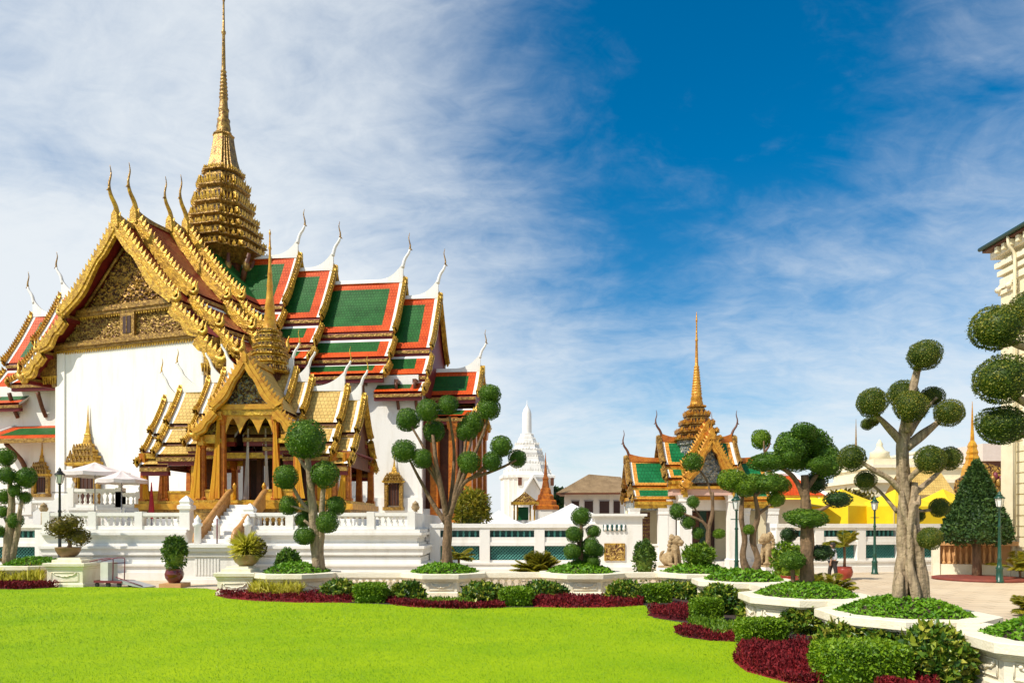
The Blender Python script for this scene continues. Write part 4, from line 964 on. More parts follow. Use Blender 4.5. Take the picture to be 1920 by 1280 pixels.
# gate block of the wall beside it, with gilt panel
o = thing('wall_block', 'white wall block with square gilt lattice panel beside the gate temple', 'wall', (4.02, 36.2, 0))
mb = MB(); moulded(mb, 0, 2.3, 0, [(0, .4, .2), (.4, 2.75, 0), (2.75, 2.86, .08), (2.86, 2.98, .2)], WHITE, 1.2, 3); mb.build('wall', o)
mb = MB(); mb.box(.45, 1.45, -.06, -.005, .72, 1.55, GOLD); mb.box(.5, 1.4, -.075, -.06, .77, 1.5, CARVE2); mb.build('gilt_panel', o)
mb = MB(); mb.box(.4, 1.5, -.03, -.004, 2.15, 2.45, TEALD)
for i in range(5): mb.lathe([(2.15, .05), (2.25, .08), (2.35, .05), (2.45, .06)], WHITE, (.5+i*.225, -.05, 0), n=6)
mb.build('baluster_panel', o)
# ---------------------------------------------------------------- buildings farther off
def at_px(px, Y): return ((px-960)/F*Y, Y, 0)
def zz(row, Y): return CH+(HY-row)*Y/F
Yp = 95; pr_ = thing('white_prang', 'tall white stepped prang tower standing beyond the white tents', 'tower', at_px(988, Yp), radians(8))
k = Yp/F
mb = MB(); mb.lathe([(0, 46*k), (zz(900, Yp), 46*k), (zz(897, Yp), 49*k), (zz(892, Yp), 49*k), (zz(890, Yp), 44*k)], WHITE, cross=RD, smooth=False); mb.build('body', pr_)
mb = MB(); q = []
for row, r in ((890, 43), (876, 37), (863, 31), (851, 28), (840, 22), (830, 17), (822, 13)): q += [(zz(row, Yp), r*k), (zz(row-4, Yp), r*k*.98), (zz(row-5, Yp), r*k*.9), (zz(row-9, Yp), r*k*.88)]
mb.lathe(q, WHITE, cross=RD, smooth=False)
for row, r in ((886, 43), (872, 37), (859, 31), (847, 27), (836, 22)): antefix_ring(mb, RD, r*k*.95, zz(row, Yp), 7*k, WHITE, w=2.2*k)
mb.build('stepped_roof', pr_)
mb = MB(); mb.lathe([(zz(820, Yp), 10*k), (zz(812, Yp), 9*k), (zz(775, Yp), 8.5*k), (zz(768, Yp), 6.5*k), (zz(763, Yp), 3*k), (zz(758, Yp), .6*k), (zz(750, Yp), .2*k)], WHITE, n=14); mb.build('finial', pr_)
mb = MB(Matrix.Rotation(radians(-90), 4, 'Z')); x = 46*k
mb.prism([(-18*k, 0), (18*k, 0), (18*k, zz(930, Yp)), (0, zz(900, Yp)), (-18*k, zz(930, Yp))], x, x+1.4, WHITE, 'x')
for sg in (-1, 1): mb.add([(x-.2, 0, zz(894, Yp)), (x+2, 0, zz(894, Yp)), (x+2, sg*26*k, zz(936, Yp)), (x-.2, sg*26*k, zz(936, Yp)), (x-.2, 0, zz(899, Yp)), (x+2, 0, zz(899, Yp)), (x+2, sg*26*k, zz(941, Yp)), (x-.2, sg*26*k, zz(941, Yp))], [(0, 1, 2, 3), (1, 5, 6, 2), (2, 6, 7, 3), (4, 7, 6, 5)], WHITE)
mb.build('porch', pr_)
mb = MB(Matrix.Rotation(radians(-90), 4, 'Z')); mb.box(x+.02, x+.15, -24*k, -17*k, zz(912, Yp), zz(898, Yp), BROWN); mb.box(x+.02, x+.15, 36*k, 42*k, zz(912, Yp), zz(898, Yp), BROWN); mb.build('window', pr_)
def needle_spire(name, label, px, Y, rows, m, group=None, base=None, cat='spire'):
    o = thing(name, label, cat, at_px(px, Y), 0, group); k = Y/F
    mb = MB(); mb.lathe([(zz(r, Y), w*k) for r, w in rows], m, cross=RD if len(rows) > 9 else None, n=12, smooth=False); mb.build('spire', o)
    if base: mb = MB(); mb.lathe([(0, base*k), (zz(rows[0][0], Y), base*k)], WHITE, cross=RD, smooth=False); mb.build('base', o)
needle_spire('shrine_spire', 'slim orange brown spire beside the white prang', 1023, 70, [(955, 24), (948, 24), (946, 20), (938, 19), (936, 15), (928, 14), (926, 11), (916, 9), (914, 7), (900, 5), (898, 6), (892, 3.4), (870, 1.6), (848, .3)], ORANGE, base=22)
needle_spire('golden_spire', 'bright gold spire rising behind the cone shaped topiary', 1823, 70, [(900, 18), (878, 15), (872, 13), (868, 11), (862, 9.5), (858, 10.5), (852, 8), (848, 9), (840, 6.5), (836, 7.5), (830, 5.5), (826, 3.2), (800, 2), (780, 1.4), (752, .3)], GOLDB, base=20)
needle_spire('distant_spire', 'very thin pale spire far behind the flat cloud tree', 1605, 120, [(900, 6), (850, 2.2), (820, 1.3), (785, .3)], GOLD2)
o = thing('gilt_shrine', 'small shrine with gilt columns and green panel below the prang', 'shrine', at_px(982, 62)); k = 62/F
mb = MB(); mb.box(-20*k, 24*k, -.6, 1.2, 0, zz(975, 62), WHITE); mb.box(-11*k, 9*k, .2, .4, zz(975, 62), zz(950, 62), TGB); mb.build('base', o)
mb = MB(); mb.box(-24*k, 28*k, -.8, 1.2, zz(946, 62), zz(941, 62), GOLD); mb.prism([(-22*k, zz(941, 62)), (26*k, zz(941, 62)), (2*k, zz(922, 62))], -.7, 1.1, CARVE2, 'y'); mb.build('roof', o)
for x in (-18, -12, 12, 20): mb = MB(); mb.lathe([(zz(975, 62), 1.6*k), (zz(946, 62), 1.4*k)], GOLD, (x*k, -.3, 0), n=8); mb.build('column', o)
Yh = 72; k = Yh/F; o = thing('tiled_house', 'white house with brown hipped tile roof behind the wall', 'house', at_px(1108, Yh), radians(-6))
zb, zt = zz(924, Yh), zz(884, Yh)
mb = MB(); mb.box(-50*k, 62*k, 0, 7, 0, zb+.1, WHITE); mb.build('wall', o)
mb = MB(); a, b, c, d = (-64*k, -1.1, zb), (74*k, -1.1, zb), (74*k, 8, zb), (-64*k, 8, zb); e, f = (-4*k, 3.4, zt), (58*k, 3.4, zt-.3)
for fc, uv in (((a, b, f, e), [(0, 0), (7, 0), (6, 4), (2, 4)]), ((b, c, f), None), ((c, d, e, f), None), ((d, a, e), [(0, 0), (4, 0), (2, 4)])): mb.add(list(fc), [tuple(range(len(fc)))], TB, False, uv)
mb.add([a, b, c, d], [(3, 2, 1, 0)], BROWN); mb.box(-64*k, 74*k, -1.15, -1.0, zb-.18, zb-.01, BROWN); mb.build('roof', o)
for x0, x1 in ((-36, -22), (-12, 4), (16, 34), (42, 54)):
    mb = MB(); mb.box(x0*k, x1*k, -.06, .02, zz(962, Yh), zz(938, Yh), DARK); mb.box(x0*k-.06, x1*k+.06, -.1, -.061, zz(937, Yh)-.1, zz(937, Yh), GREYM); mb.build('window', o)
def pyramid_tent(name, label, px, Y, wpx, row_top, row_eave, m, skirt, group, depth=5.0, rz=0, ridge=0):
    k = Y/F; o = thing(name, label, 'tent', at_px(px, Y), rz, group); w = wpx*k/2; zt, ze = zz(row_top, Y), zz(row_eave, Y); d = depth/2
    mb = MB(); N = 8; V = []; Fs = []
    cs = [(-w, -d), (w, -d), (w, d), (-w, d)]; tops = [(-ridge*w, 0, zt), (ridge*w, 0, zt), (ridge*w, 0, zt), (-ridge*w, 0, zt)]
    for q in range(4):
        a, b = Vector((*cs[q], ze)), Vector((*cs[(q+1) % 4], ze)); ta, tb = Vector(tops[q]), Vector(tops[(q+1) % 4]); base = len(V)
        for i in range(N+1):
            t = i/N
            for j in range(N+1):
                s_ = j/N; p = (a+(b-a)*s_)*(1-t)+(ta+(tb-ta)*s_)*t; p.z -= .10*(zt-ze)*sin(pi*t)*(1+.4*sin(pi*s_)); V.append(tuple(p))
        for i in range(N):
            for j in range(N): c = base+i*(N+1)+j; Fs.append((c, c+1, c+N+2, c+N+1))
        b0 = len(V); V += [(*cs[q], ze), (*cs[(q+1) % 4], ze), (*cs[(q+1) % 4], ze-skirt), (*cs[q], ze-skirt)]; Fs.append((b0, b0+1, b0+2, b0+3))
    mb.add(V, Fs, m, True); mb.build('canopy', o)
    for x, y in cs: mb = MB(); mb.tube([(x*.98, y*.98, 0), (x*.98, y*.98, ze)], .05, GREYM, 6, False); mb.build('pole', o)
pyramid_tent('white_tent', 'small white tent below the prang tower', 935, 47, 95, 956, 982, TENTW, .4, 'white tents behind the lattice wall')
pyramid_tent('white_tent', 'large white tent in front of the tiled house', 1072, 45, 190, 943, 983, TENTW, .5, 'white tents behind the lattice wall')
YG = 'yellow tents behind the lattice wall'
pyramid_tent('yellow_tent', 'broad yellow marquee behind the flat cloud tree and the lamp post', 1578, 54, 160, 916, 950, YEL, 1.5, YG, 4.6, rz=.62)
pyramid_tent('yellow_tent', 'low yellow marquee showing left of the flat cloud tree', 1500, 57, 120, 918, 950, YEL, 1.4, YG, 4.0, rz=.2)
pyramid_tent('yellow_tent', 'yellow marquee behind the thick gnarled trunk', 1680, 52, 120, 916, 950, YEL, 1.5, YG, 4.2, rz=.3)
pyramid_tent('yellow_tent', 'yellow marquee between the gnarled trunk and the cone topiary', 1768, 55, 120, 916, 950, YEL, 1.5, YG, 4.2, rz=.5)
# palace block with stepped cornices on the far right
Yc = 84; k = Yc/F; o = thing('cream_palace', 'pale cream palace block with stepped cornices far behind the yellow tents', 'palace', at_px(1760, Yc))
mb = MB()
mb.box(-150*k, 140*k, 0, 12, 0, zz(905, Yc), CREAMW); mb.box(-156*k, 140*k, -.5, 12, zz(905, Yc), zz(899, Yc), CREAM); mb.box(-118*k, 60*k, .5, 11, zz(899, Yc), zz(876, Yc), CREAMW); mb.box(-122*k, 62*k, .1, 11, zz(876, Yc), zz(870, Yc), CREAM); mb.box(-114*k, -30*k, 1, 10, zz(870, Yc), zz(858, Yc), CREAMW); mb.box(-20*k, 20*k, 1, 10, zz(870, Yc), zz(846, Yc), WHITE); mb.box(-22*k, 22*k, .8, 10.2, zz(846, Yc), zz(842, Yc), CREAM)
mb.build('wall', o)
mb = MB(); mb.lathe([(zz(858, Yc), 20*k), (zz(846, Yc), 17*k), (zz(843, Yc), 18*k), (zz(839, Yc), 9*k), (zz(830, Yc), 5*k), (zz(827, Yc), 6*k), (zz(818, Yc), 1*k)], CREAMW, (-86*k, 3, 0), n=14); mb.build('turret', o)
mb = MB(); mb.box(72*k, 140*k, -1, 8, zz(905, Yc), zz(866, Yc), BROWN); mb.box(66*k, 140*k, -1.6, 8, zz(866, Yc), zz(834, Yc), simple('pale_pink_wall', (.72, .60, .52), (.66, .54, .46), .8)); mb.build('upper_hall', o)
o = thing('ochre_roofed_hall', 'low hall with ochre roof and carved gilt gable behind the tents', 'hall', at_px(1745, 66), radians(-4)); k = 66/F
mb = MB(); mb.box(-44*k, 150*k, 0, 4, 0, zz(925, 66), CREAMW); mb.build('wall', o)
mb = MB(); mb.quad((-46*k, -.6, zz(928, 66)), (40*k, -.6, zz(928, 66)), (32*k, 2, zz(872, 66)), (-36*k, 2, zz(872, 66)), TY, [(0, 0), (4, 0), (4, 3), (0, 3)]); mb.quad((-46*k, 4.6, zz(928, 66)), (40*k, 4.6, zz(928, 66)), (32*k, 2, zz(872, 66)), (-36*k, 2, zz(872, 66)), TY); mb.build('roof', o)
mb = MB(); mb.prism([(40*k, zz(928, 66)), (150*k, zz(928, 66)), (150*k, zz(890, 66)), (95*k, zz(868, 66)), (44*k, zz(900, 66))], -.5, 0, CARVE, 'y')
for i in range(9): mb.ball(((100+i*5)*k, -.55, zz(905-6*(i % 3), 66)), .22, GOLD2 if i % 2 else MAROON, 8, 6, sz=1.6)
mb.build('gable', o)
o = thing('side_hall', 'red gabled hall with white roof edge behind the flat cloud tree', 'hall', at_px(1470, 50)); k = 50/F
mb = MB(); mb.box(-60*k, 62*k, 1, 4, 0, zz(935, 50), CREAMW); mb.build('wall', o)
mb = MB(); mb.quad((-65*k, 0, zz(928, 50)), (80*k, 0, zz(928, 50)), (42*k, 2.4, zz(886, 50)), (-65*k, 2.4, zz(886, 50)), TR, [(0, 0), (5, 0), (4, 3), (0, 3)]); mb.quad((-65*k, 4.8, zz(928, 50)), (80*k, 4.8, zz(928, 50)), (42*k, 2.4, zz(886, 50)), (-65*k, 2.4, zz(886, 50)), TR)
mb.add([(80*k, 0, zz(928, 50)), (80*k, 4.8, zz(928, 50)), (42*k, 2.4, zz(886, 50))], [(0, 1, 2)], TR)
mb.tube([(-65*k, 2.4, zz(884, 50)), (42*k, 2.4, zz(884, 50))], .17, WHITE, 6, False); mb.tube([(42*k, 2.4, zz(884, 50)), (82*k, 0, zz(929, 50))], .15, WHITE, 6, False); mb.box(-65*k, 80*k, -.05, .1, zz(932, 50), zz(928.5, 50), GOLDB); mb.build('roof', o)
# corner of the cream palace wing, right edge of the view
o = thing('cream_building', 'tall cream rusticated building with dark green eaves beyond the cone topiary', 'building', (23.84, 36.2, 0)); U = 2.5
mb = MB(); mb.box(0, 14, -20, 0, 0, 13.3+U, CREAMW)
for i in range(28):
    z = .9+i*.5
    if z < 11+U-.4: mb.box(-.05, 0, -20, -.004, z, z+.44, CREAMW); mb.box(.004, 14, 0, .05, z, z+.44, CREAMW)
mb.build('wall', o)
for y in (-.55, -3.5, -6.5):
    mb = MB(); mb.box(-.22, -.055, y-.42, y+.42, .9, 11.0+U, CREAMW); mb.box(-.34, -.055, y-.52, y+.52, 0, .9, CREAM); mb.box(-.32, -.055, y-.5, y+.5, 11.0+U, 11.18+U, CREAM)
    for q in (-.38, .38): mb.tube([(-.36, y+q-.1, 11.25+U), (-.36, y+q+.1, 11.25+U)], .14, CREAM, 8)
    mb.box(-.3, -.055, y-.48, y+.48, 11.3+U, 11.5+U, CREAM); mb.build('pilaster', o)
mb = MB()
for z, h, p in ((11.55, .3, .12), (12.0, .22, .2), (12.4, .25, .28), (12.9, .3, .4)): mb.box(-p, 14, -20, p, z+U, z+h+U, CREAM)
for i in range(40): mb.box(-.58, -.4, -.4-i*.5, -.2-i*.5, 13.0+U, 13.28+U, CREAMW)
mb.build('cornice', o)
mb = MB(); mb.box(-.67, 14, -20, .67, 13.42+U, 13.62+U, IRON); mb.quad((-.67, -20, 13.63+U), (-.67, .67, 13.63+U), (6, -4, 17.5+U), (6, -20, 17.5+U), TG); mb.quad((-.67, .67, 13.63+U), (14, .67, 13.63+U), (6, -4, 17.5+U), (6, -4, 17.5+U), TG)
mb.box(-.64, 14, -19.9, .64, 13.31+U, 13.418+U, BROWN); mb.tube([(-.74, -20, 13.5+U), (-.74, .7, 13.5+U)], .1, IRON, 8); mb.build('roof', o)
mb = MB(); mb.tube(curve([(-.66, -1.3, 13.4+U), (-.62, -1.3, 13.0+U), (-.36, -1.3, 12.6+U), (-.34, -1.3, 12.0+U)], 4)+[(-.34, -1.3, 2)], .07, CREAMW, 8); mb.build('downpipe', o)
for y in (-2.1, -5.0):
    mb = MB(); mb.box(-.09, -.052, y-.45, y+.45, 6.2, 9.2, DARK); mb.box(-.16, -.091, y-.52, y-.42, 6.1, 9.3, CREAM); mb.box(-.16, -.091, y+.42, y+.52, 6.1, 9.3, CREAM); mb.box(-.2, -.091, y-.6, y+.6, 9.3, 9.5, CREAM); mb.build('window', o)
# warm coloured low balustrade beside it
o = thing('orange_balustrade', 'low ochre balustrade under the cone shaped topiary', 'balustrade', (21.3, 36.0, 0), radians(-20)); 
OCH = simple('ochre_plaster', (.62, .34, .14), (.52, .27, .10), .75)
mb = MB(); mb.box(-.6, 4, 0, .3, 0, .55, CREAM); mb.box(-.6, 4, -.05, .35, 1.45, 1.65, OCH); mb.box(-.9, -.6, -.08, .38, 0, 1.8, CREAM); mb.box(-.6, 4, .2, .3, .55, 1.45, OCH); mb.build('rail', o)
balusters(o, [-.4+i*.24 for i in range(10)], .1, .55, .9, .075, OCH)
# ---------------------------------------------------------------- garden wall with octagonal planters
OCT = [(cos(pi/8+i*pi/4)/cos(pi/8), sin(pi/8+i*pi/4)/cos(pi/8)) for i in range(8)]
def sag_relief(mb, a, b, z0, z1, d, m):
    """raised panel with swag on a face from a to b (plan points)"""
    a, b = Vector((*a, 0)), Vector((*b, 0)); t = (b-a); L = t.length; t.normalize(); n = Vector((t.y, -t.x, 0))
    pts = []
    for i in range(9):
        s_ = .2+.6*i/8; z = z1-.05-.09*sin(pi*(i/8))-.03*abs(sin(pi*i/2)); p = a+t*L*s_+n*.015; pts.append((p.x, p.y, z))
    mb.tube(pts, .022, m, 6)
    for s_ in (.2, .5, .8): p = a+t*L*s_+n*.02; mb.ball((p.x, p.y, z1-.04 if s_ != .5 else z1-.15), .035, m, 8, 6)
    for s_ in (.12, .88):
        p = a+t*L*s_; q = p+n*.02
        mb.tube([(q.x, q.y, z0), (q.x, q.y, z1)], .012, m, 4)
    for z in (z0, z1): p = a+t*L*.12+n*.02; q = a+t*L*.88+n*.02; mb.tube([(p.x, p.y, z), (q.x, q.y, z)], .012, m, 4)
def planter(label, x, y, r=1.34, H=.78, rz=0):
    o = thing('stone_planter', label, 'planter', (x, y, 0), rz, 'octagonal planters of the garden wall')
    mb = MB(); mb.lathe([(-.02, r*1.0), (.16, r*1.0), (.19, r*.95), (.24, r*.95), (.50, r*.95), (.53, r*.98), (H-.2, r*.99), (H-.19, r*.9)], CREAM, cross=OCT, smooth=False)
    c = [(px*r*.95, py*r*.95) for px, py in OCT]
    for i in (4, 5, 6, 7, 3): sag_relief(mb, c[i], c[(i+1) % 8], .26, .49, 0, CREAM)
    mb.build('body', o)
    mb = MB(); mb.lathe([(H-.21, r*1.0), (H-.20, r*1.03), (H-.16, r*1.05), (H-.15, r*1.08), (H-.01, r*1.08), (H, r*1.06), (H+.002, r*.80), (H-.08, r*.79)], CREAM, cross=OCT, smooth=False); mb.build('rim', o)
    mb = MB(); mb.lathe([(H-.1, r*.80), (H+.0, r*.78), (H+.13, r*.6), (H+.22, r*.3), (H+.24, .02)], SOIL, n=20); mb.build('soil', o)
    return o
def ground_leaves(name, label, pts_fn, n, L, mat, W_=.6, up=.5, loc=(0, 0, 0)):
    pos, nor = pts_fn(n); dr = RNG.normal(size=(n, 3)); dr[:, 2] = np.abs(dr[:, 2])*up+.15
    s = L*(.6+.8*rnd(n)); o = leaf_mesh(name, pos, dr, nor+.6*RNG.normal(size=(n, 3)), s, s*W_, mat); o.location = loc
    return tag(o, label, 'ground cover', kind='stuff')
PL = [('stone planter holding the dark small topiary beside the hall lamp post', -19.9, 31.2), ('stone planter holding the pale trunk with the big round ball', -7.57, 26.2), ('stone planter holding the wide branching tree', -2.37, 26.2),
      ('stone planter holding the smallest topiary tree', 2.43, 26.2), ('corner planter with a fluffy shrub and thin brown tree', 6.5, 26.2), ('stone planter holding the twin clump tree', 6.98, 22.5),
      ('stone planter under the flat cloud tree', 6.94, 17.6), ('stone planter under the thick gnarled pale trunk', 7.35, 14.0), ('stone planter under the topiary with three big balls', 8.2, 10.9)]
def mound(r, H=.78):
    def f(n):
        a = 2*pi*rnd(n); q = r*np.sqrt(rnd(n)); z = H-.03+.32*(1-(q/r)**2)
        return np.stack([q*np.cos(a)*(1+.05*np.sin(5*a)), q*np.sin(a), z], 1), np.stack([np.cos(a)*q/r*.5, np.sin(a)*q/r*.5, np.ones(n)], 1)
    return f
for i, (lab, x, y) in enumerate(PL):
    planter(lab, x, y, rz=0 if i < 4 else radians(-4))
    near = y < 18
    ground_leaves('ground_cover', 'low green ground cover filling the '+lab, mound(1.13), 3600 if near else 1500, .075 if near else .12, L_GC, loc=(x, y, 0))
def garden_wall(label, a, b, ra=1.3, rb=1.3, plain=False):
    a, b = Vector((*a, 0)), Vector((*b, 0)); t = (b-a).normalized(); a = a+t*ra; b = b-t*rb; L = (b-a).length
    o = thing('garden_wall', label, 'garden wall', a, math.atan2(t.y, t.x), 'balustraded garden wall between planters')
    mb = MB(); mb.box(0, L, -.2, .2, -.02, .22, CREAM); mb.box(0, L, -.27, .27, .60, .76, CREAM); mb.box(0, L, -.22, .22, .53, .597, CREAM)
    if plain: mb.box(0, L, -.17, .17, .22, .53, CREAM)
    mb.build('rail', o)
    if not plain: n = int(L/.23); balusters(o, [L*(i+.5)/n for i in range(n)], 0, .22, .31, .07, CREAM)
    return o
xy = [(p[1], p[2]) for p in PL]
GW = ['between the big round ball tree and the branching tree', 'between the branching tree and the smallest topiary', 'between the smallest topiary and the corner planter', 'behind the twin clump tree planter', 'between the twin clump tree and the flat cloud tree', 'between the flat cloud tree and the gnarled trunk', 'between the gnarled trunk and the nearest planter']
for i, (a, b) in enumerate(zip(range(1, 8), range(2, 9))): garden_wall('cream balustraded wall '+GW[i], xy[a], xy[b])
garden_wall('cream plain wall left of the leftmost topiary', (-27, 31.2), xy[0], 0, 1.3, True)
garden_wall('cream plain wall between leftmost topiary and bonsai pedestal', xy[0], (-17.0, 29.9), 1.3, .4, True)
def pedestal(label, px, row_b, Y, w, h):
    b = P(px, row_b, Y); o = thing('pedestal', label, 'pedestal', (b.x, Y, 0), 0, 'square stone pedestals with bowl plants'); a = w/2; sq = [(1, 1), (-1, 1), (-1, -1), (1, -1)]
    mb = MB(); mb.lathe([(-.02, a*1.02), (.14, a*1.02), (.17, a*.95), (h-.26, a*.95), (h-.22, a*1.0), (h-.16, a*1.0), (h-.12, a*1.1), (h-.02, a*1.12), (h, a*1.08)], CREAM, cross=sq, smooth=False); sag_relief(mb, (-a*.95, -a*.95), (a*.95, -a*.95), .25, h-.36, 0, CREAM); mb.build('block', o)
    mb = MB(); mb.lathe([(h, a*.8), (h+.12, a*.8), (h+.14, a*.6), (h+.2, a*.6)], CREAM, cross=sq, smooth=False); mb.build('cap', o)
    return o
pedestal('stone pedestal carrying the bonsai near the luggage cart', 141, 1098, 29.6, 1.45, .95); pedestal('stone pedestal carrying the yellow bowl plant below the stair', 452, 1115, 26.0, 1.25, .8)
garden_wall('cream plain wall between the bowl plant pedestal and the ball tree planter', (-9.4, 26.0), xy[1], .5, 1.3, True)
# ---------------------------------------------------------------- topiary trees
def topiary(name, label, Y, base_z, strands, balls, branches, kind, bark=BARK, flat=1.0, cat='topiary tree', wob=.22, jit=.35):
    s0 = P(strands[0][0][0], strands[0][0][1], Y); root = thing(name, label, cat, (s0.x, Y, base_z)); L0 = Vector((s0.x, Y, base_z)); k = Y/F
    def loc(px, py, dy=0): return P(px, py, Y)-L0+Vector((0, dy, 0))
    mb = MB()
    for st_ in strands:
        pts = [loc(*p[:2], (p[3] if len(p) > 3 else 0)) for p in st_]; pts[0].z = min(pts[0].z, -.12)
        pts = curve(pts, 6); mb.tube(pts, lerps([p[2]*k for p in st_], 6), bark, 12, True, wob)
    mb.build('trunk', root)
    if branches:
        for br in branches:
            pts = curve([loc(*p[:2], (p[3] if len(p) > 3 else 0)) for p in br], 6); mb = MB(); mb.tube(pts, lerps([p[2]*k for p in br], 6), bark, 9, True, wob*.8); mb.build('branch', root)
    for b in balls:
        px, py, rx = b[:3]; rz = b[3] if len(b) > 3 else rx; dy = b[4] if len(b) > 4 else random.uniform(-jit, jit); kd = b[5] if len(b) > 5 else kind
        o = bpy.data.objects.new('foliage_ball' if rx/max(rz, 1) < 1.5 else 'foliage_cloud', ball_var(kd)); COL.objects.link(o); o.parent = root; o.location = loc(px, py, dy)
        o.scale = (rx*k, (rx+rz)/2*k, rz*k); o.rotation_euler = (random.uniform(-.1, .1), random.uniform(-.1, .1), random.uniform(0, 6.28))
    return root
topiary('topiary_tree', 'small dark topiary with many balls at the left edge', 31.2, .95, [[(15, 1044, 10), (17, 1000, 8), (22, 950, 6), (18, 900, 4), (15, 862, 3)], [(20, 1044, 6), (32, 1000, 5), (40, 960, 4, -.1), (42, 935, 3)]],
    [(14, 857, 16), (22, 892, 15), (52, 894, 17), (44, 898, 17), (8, 930, 13), (32, 920, 11), (43, 932, 11), (5, 959, 11), (28, 976, 14), (4, 995, 10)], [[(21, 930, 3), (35, 910, 2.5), (46, 898, 2)], [(18, 990, 3), (8, 970, 2)]], 'far', BARK)
topiary('topiary_tree', 'topiary with one very large ball on a thick straight pale trunk', 26.2, .95, [[(598, 1064, 12), (592, 1010, 10), (587, 960, 8.5), (581, 900, 7), (575, 845, 5)], [(598, 1050, 7), (603, 980, 6), (605, 930, 5), (609, 895, 3)]],
    [(573, 824, 36), (540, 895, 22), (610, 889, 26, 25), (538, 947, 18), (571, 952, 16, 15, .7), (628, 948, 18), (563, 974, 15), (618, 979, 20), (574, 1004, 20, 17)],
    [[(588, 965, 4), (565, 940, 3.5), (545, 905, 3)], [(583, 890, 4), (565, 865, 3), (556, 850, 2)], [(590, 990, 3), (570, 975, 2.5)], [(602, 975, 3), (620, 950, 2.5)], [(596, 1005, 3), (580, 1002, 2)], [(602, 985, 3), (616, 980, 2)], [(588, 960, 3), (545, 948, 2)]], 'mid', BARKM)
topiary('topiary_tree', 'wide topiary whose many thin branches fan out to small balls', 26.2, .95, [[(838, 1066, 11), (838, 1025, 8.5), (840, 985, 7.5), (838, 965, 7)]],
    [(763, 785, 22), (803, 771, 20), (841, 760, 18), (919, 741, 21, 18), (917, 767, 21), (812, 806, 20), (875, 806, 20), (886, 791, 20), (940, 837, 20), (923, 865, 18), (970, 858, 17), (760, 847, 23, 21), (793, 861, 18), (880, 868, 20)],
    [[(836, 980, 5), (812, 945, 4, .1), (790, 905, 3, .1), (768, 862, 2)], [(836, 970, 5), (825, 915, 4), (800, 850, 3), (772, 800, 2)], [(826, 915, 3), (808, 885, 2.5), (796, 868, 2)], [(838, 970, 6), (828, 915, 5, -.2), (818, 865, 4, -.2), (812, 815, 3)], [(819, 870, 3), (812, 820, 2.5, .3), (805, 785, 2)],
     [(842, 965, 5), (848, 900, 4, .3), (850, 840, 3, .3), (843, 780, 2)], [(842, 965, 5), (858, 905, 4), (870, 850, 3), (875, 815, 2)], [(864, 880, 3), (880, 840, 2.5), (886, 800, 2)], [(842, 970, 6), (860, 915, 4.5), (890, 850, 3.5), (910, 800, 2.5), (918, 760, 2)], [(846, 950, 4), (860, 910, 3), (876, 880, 2)],
     [(843, 960, 5), (870, 905, 4), (915, 886, 3), (945, 874, 2.5), (968, 862, 2)], [(880, 898, 3), (905, 880, 2.5), (922, 868, 2)], [(890, 893, 2.5), (920, 860, 2), (938, 842, 1.5)]], 'mid', BARKD, wob=.18)
topiary('topiary_tree', 'smallest topiary of bright round balls on a hidden thin stem', 26.2, .95, [[(1090, 1068, 5), (1089, 1020, 4), (1090, 975, 3)]],
    [(1090, 968, 18), (1075, 1001, 15), (1113, 996, 14, 12), (1072, 1033, 16, 15), (1107, 1024, 17), (1119, 1031, 13), (1097, 1050, 16, 14), (1082, 1057, 13, 10), (1112, 1052, 12, 11)], [[(1090, 1020, 2.5), (1105, 1005, 2), (1112, 998, 2)], [(1089, 1030, 2.5), (1078, 1005, 2)]], 'mid', BARKD)
topiary('topiary_tree', 'thin brown tree with few small balls in front of the gate temple', 26.2, .95, [[(1330, 1040, 5.5), (1328, 1000, 4.5), (1336, 960, 3.5), (1336, 922, 2.5)]],
    [(1299, 866, 20, 17, 0), (1273, 958, 15), (1292, 978, 13), (1298, 941, 11), (1311, 999, 11), (1348, 1000, 12, 9, 0, 'cloudb')], [[(1331, 1000, 3.5), (1318, 978, 3), (1290, 966, 2), (1278, 960, 1.5)], [(1336, 940, 2), (1325, 900, 2), (1304, 872, 1.5)], [(1325, 985, 2), (1308, 962, 1.6), (1299, 945, 1.2)]], 'far', BARKD)
topiary('topiary_tree', 'twisted twin trunk tree with two flat bright green clumps', 22.5, .97, [[(1402, 1074, 10), (1393, 1045, 6), (1396, 1010, 5), (1390, 970, 5), (1393, 920, 3)], [(1410, 1074, 9), (1421, 1050, 6.5), (1411, 1010, 5.5), (1421, 965, 5), (1414, 922, 3)]],
    [(1372, 900, 27, 20, 0, 'cloudb'), (1392, 914, 24, 16, -.2, 'cloudb'), (1440, 906, 34, 19, 0, 'cloud'), (1465, 908, 26, 15, .2, 'cloud'), (1418, 902, 24, 15, .3, 'cloudb'), (1455, 936, 15, 13, 0, 'cloudb'), (1400, 992, 10, 9, -.2, 'cloudb')], [[(1419, 965, 3.5), (1440, 950, 2.5), (1453, 940, 2)], [(1393, 935, 3), (1380, 915, 2.5)], [(1416, 930, 3), (1440, 912, 2.5)]], 'cloudb', BARKD)
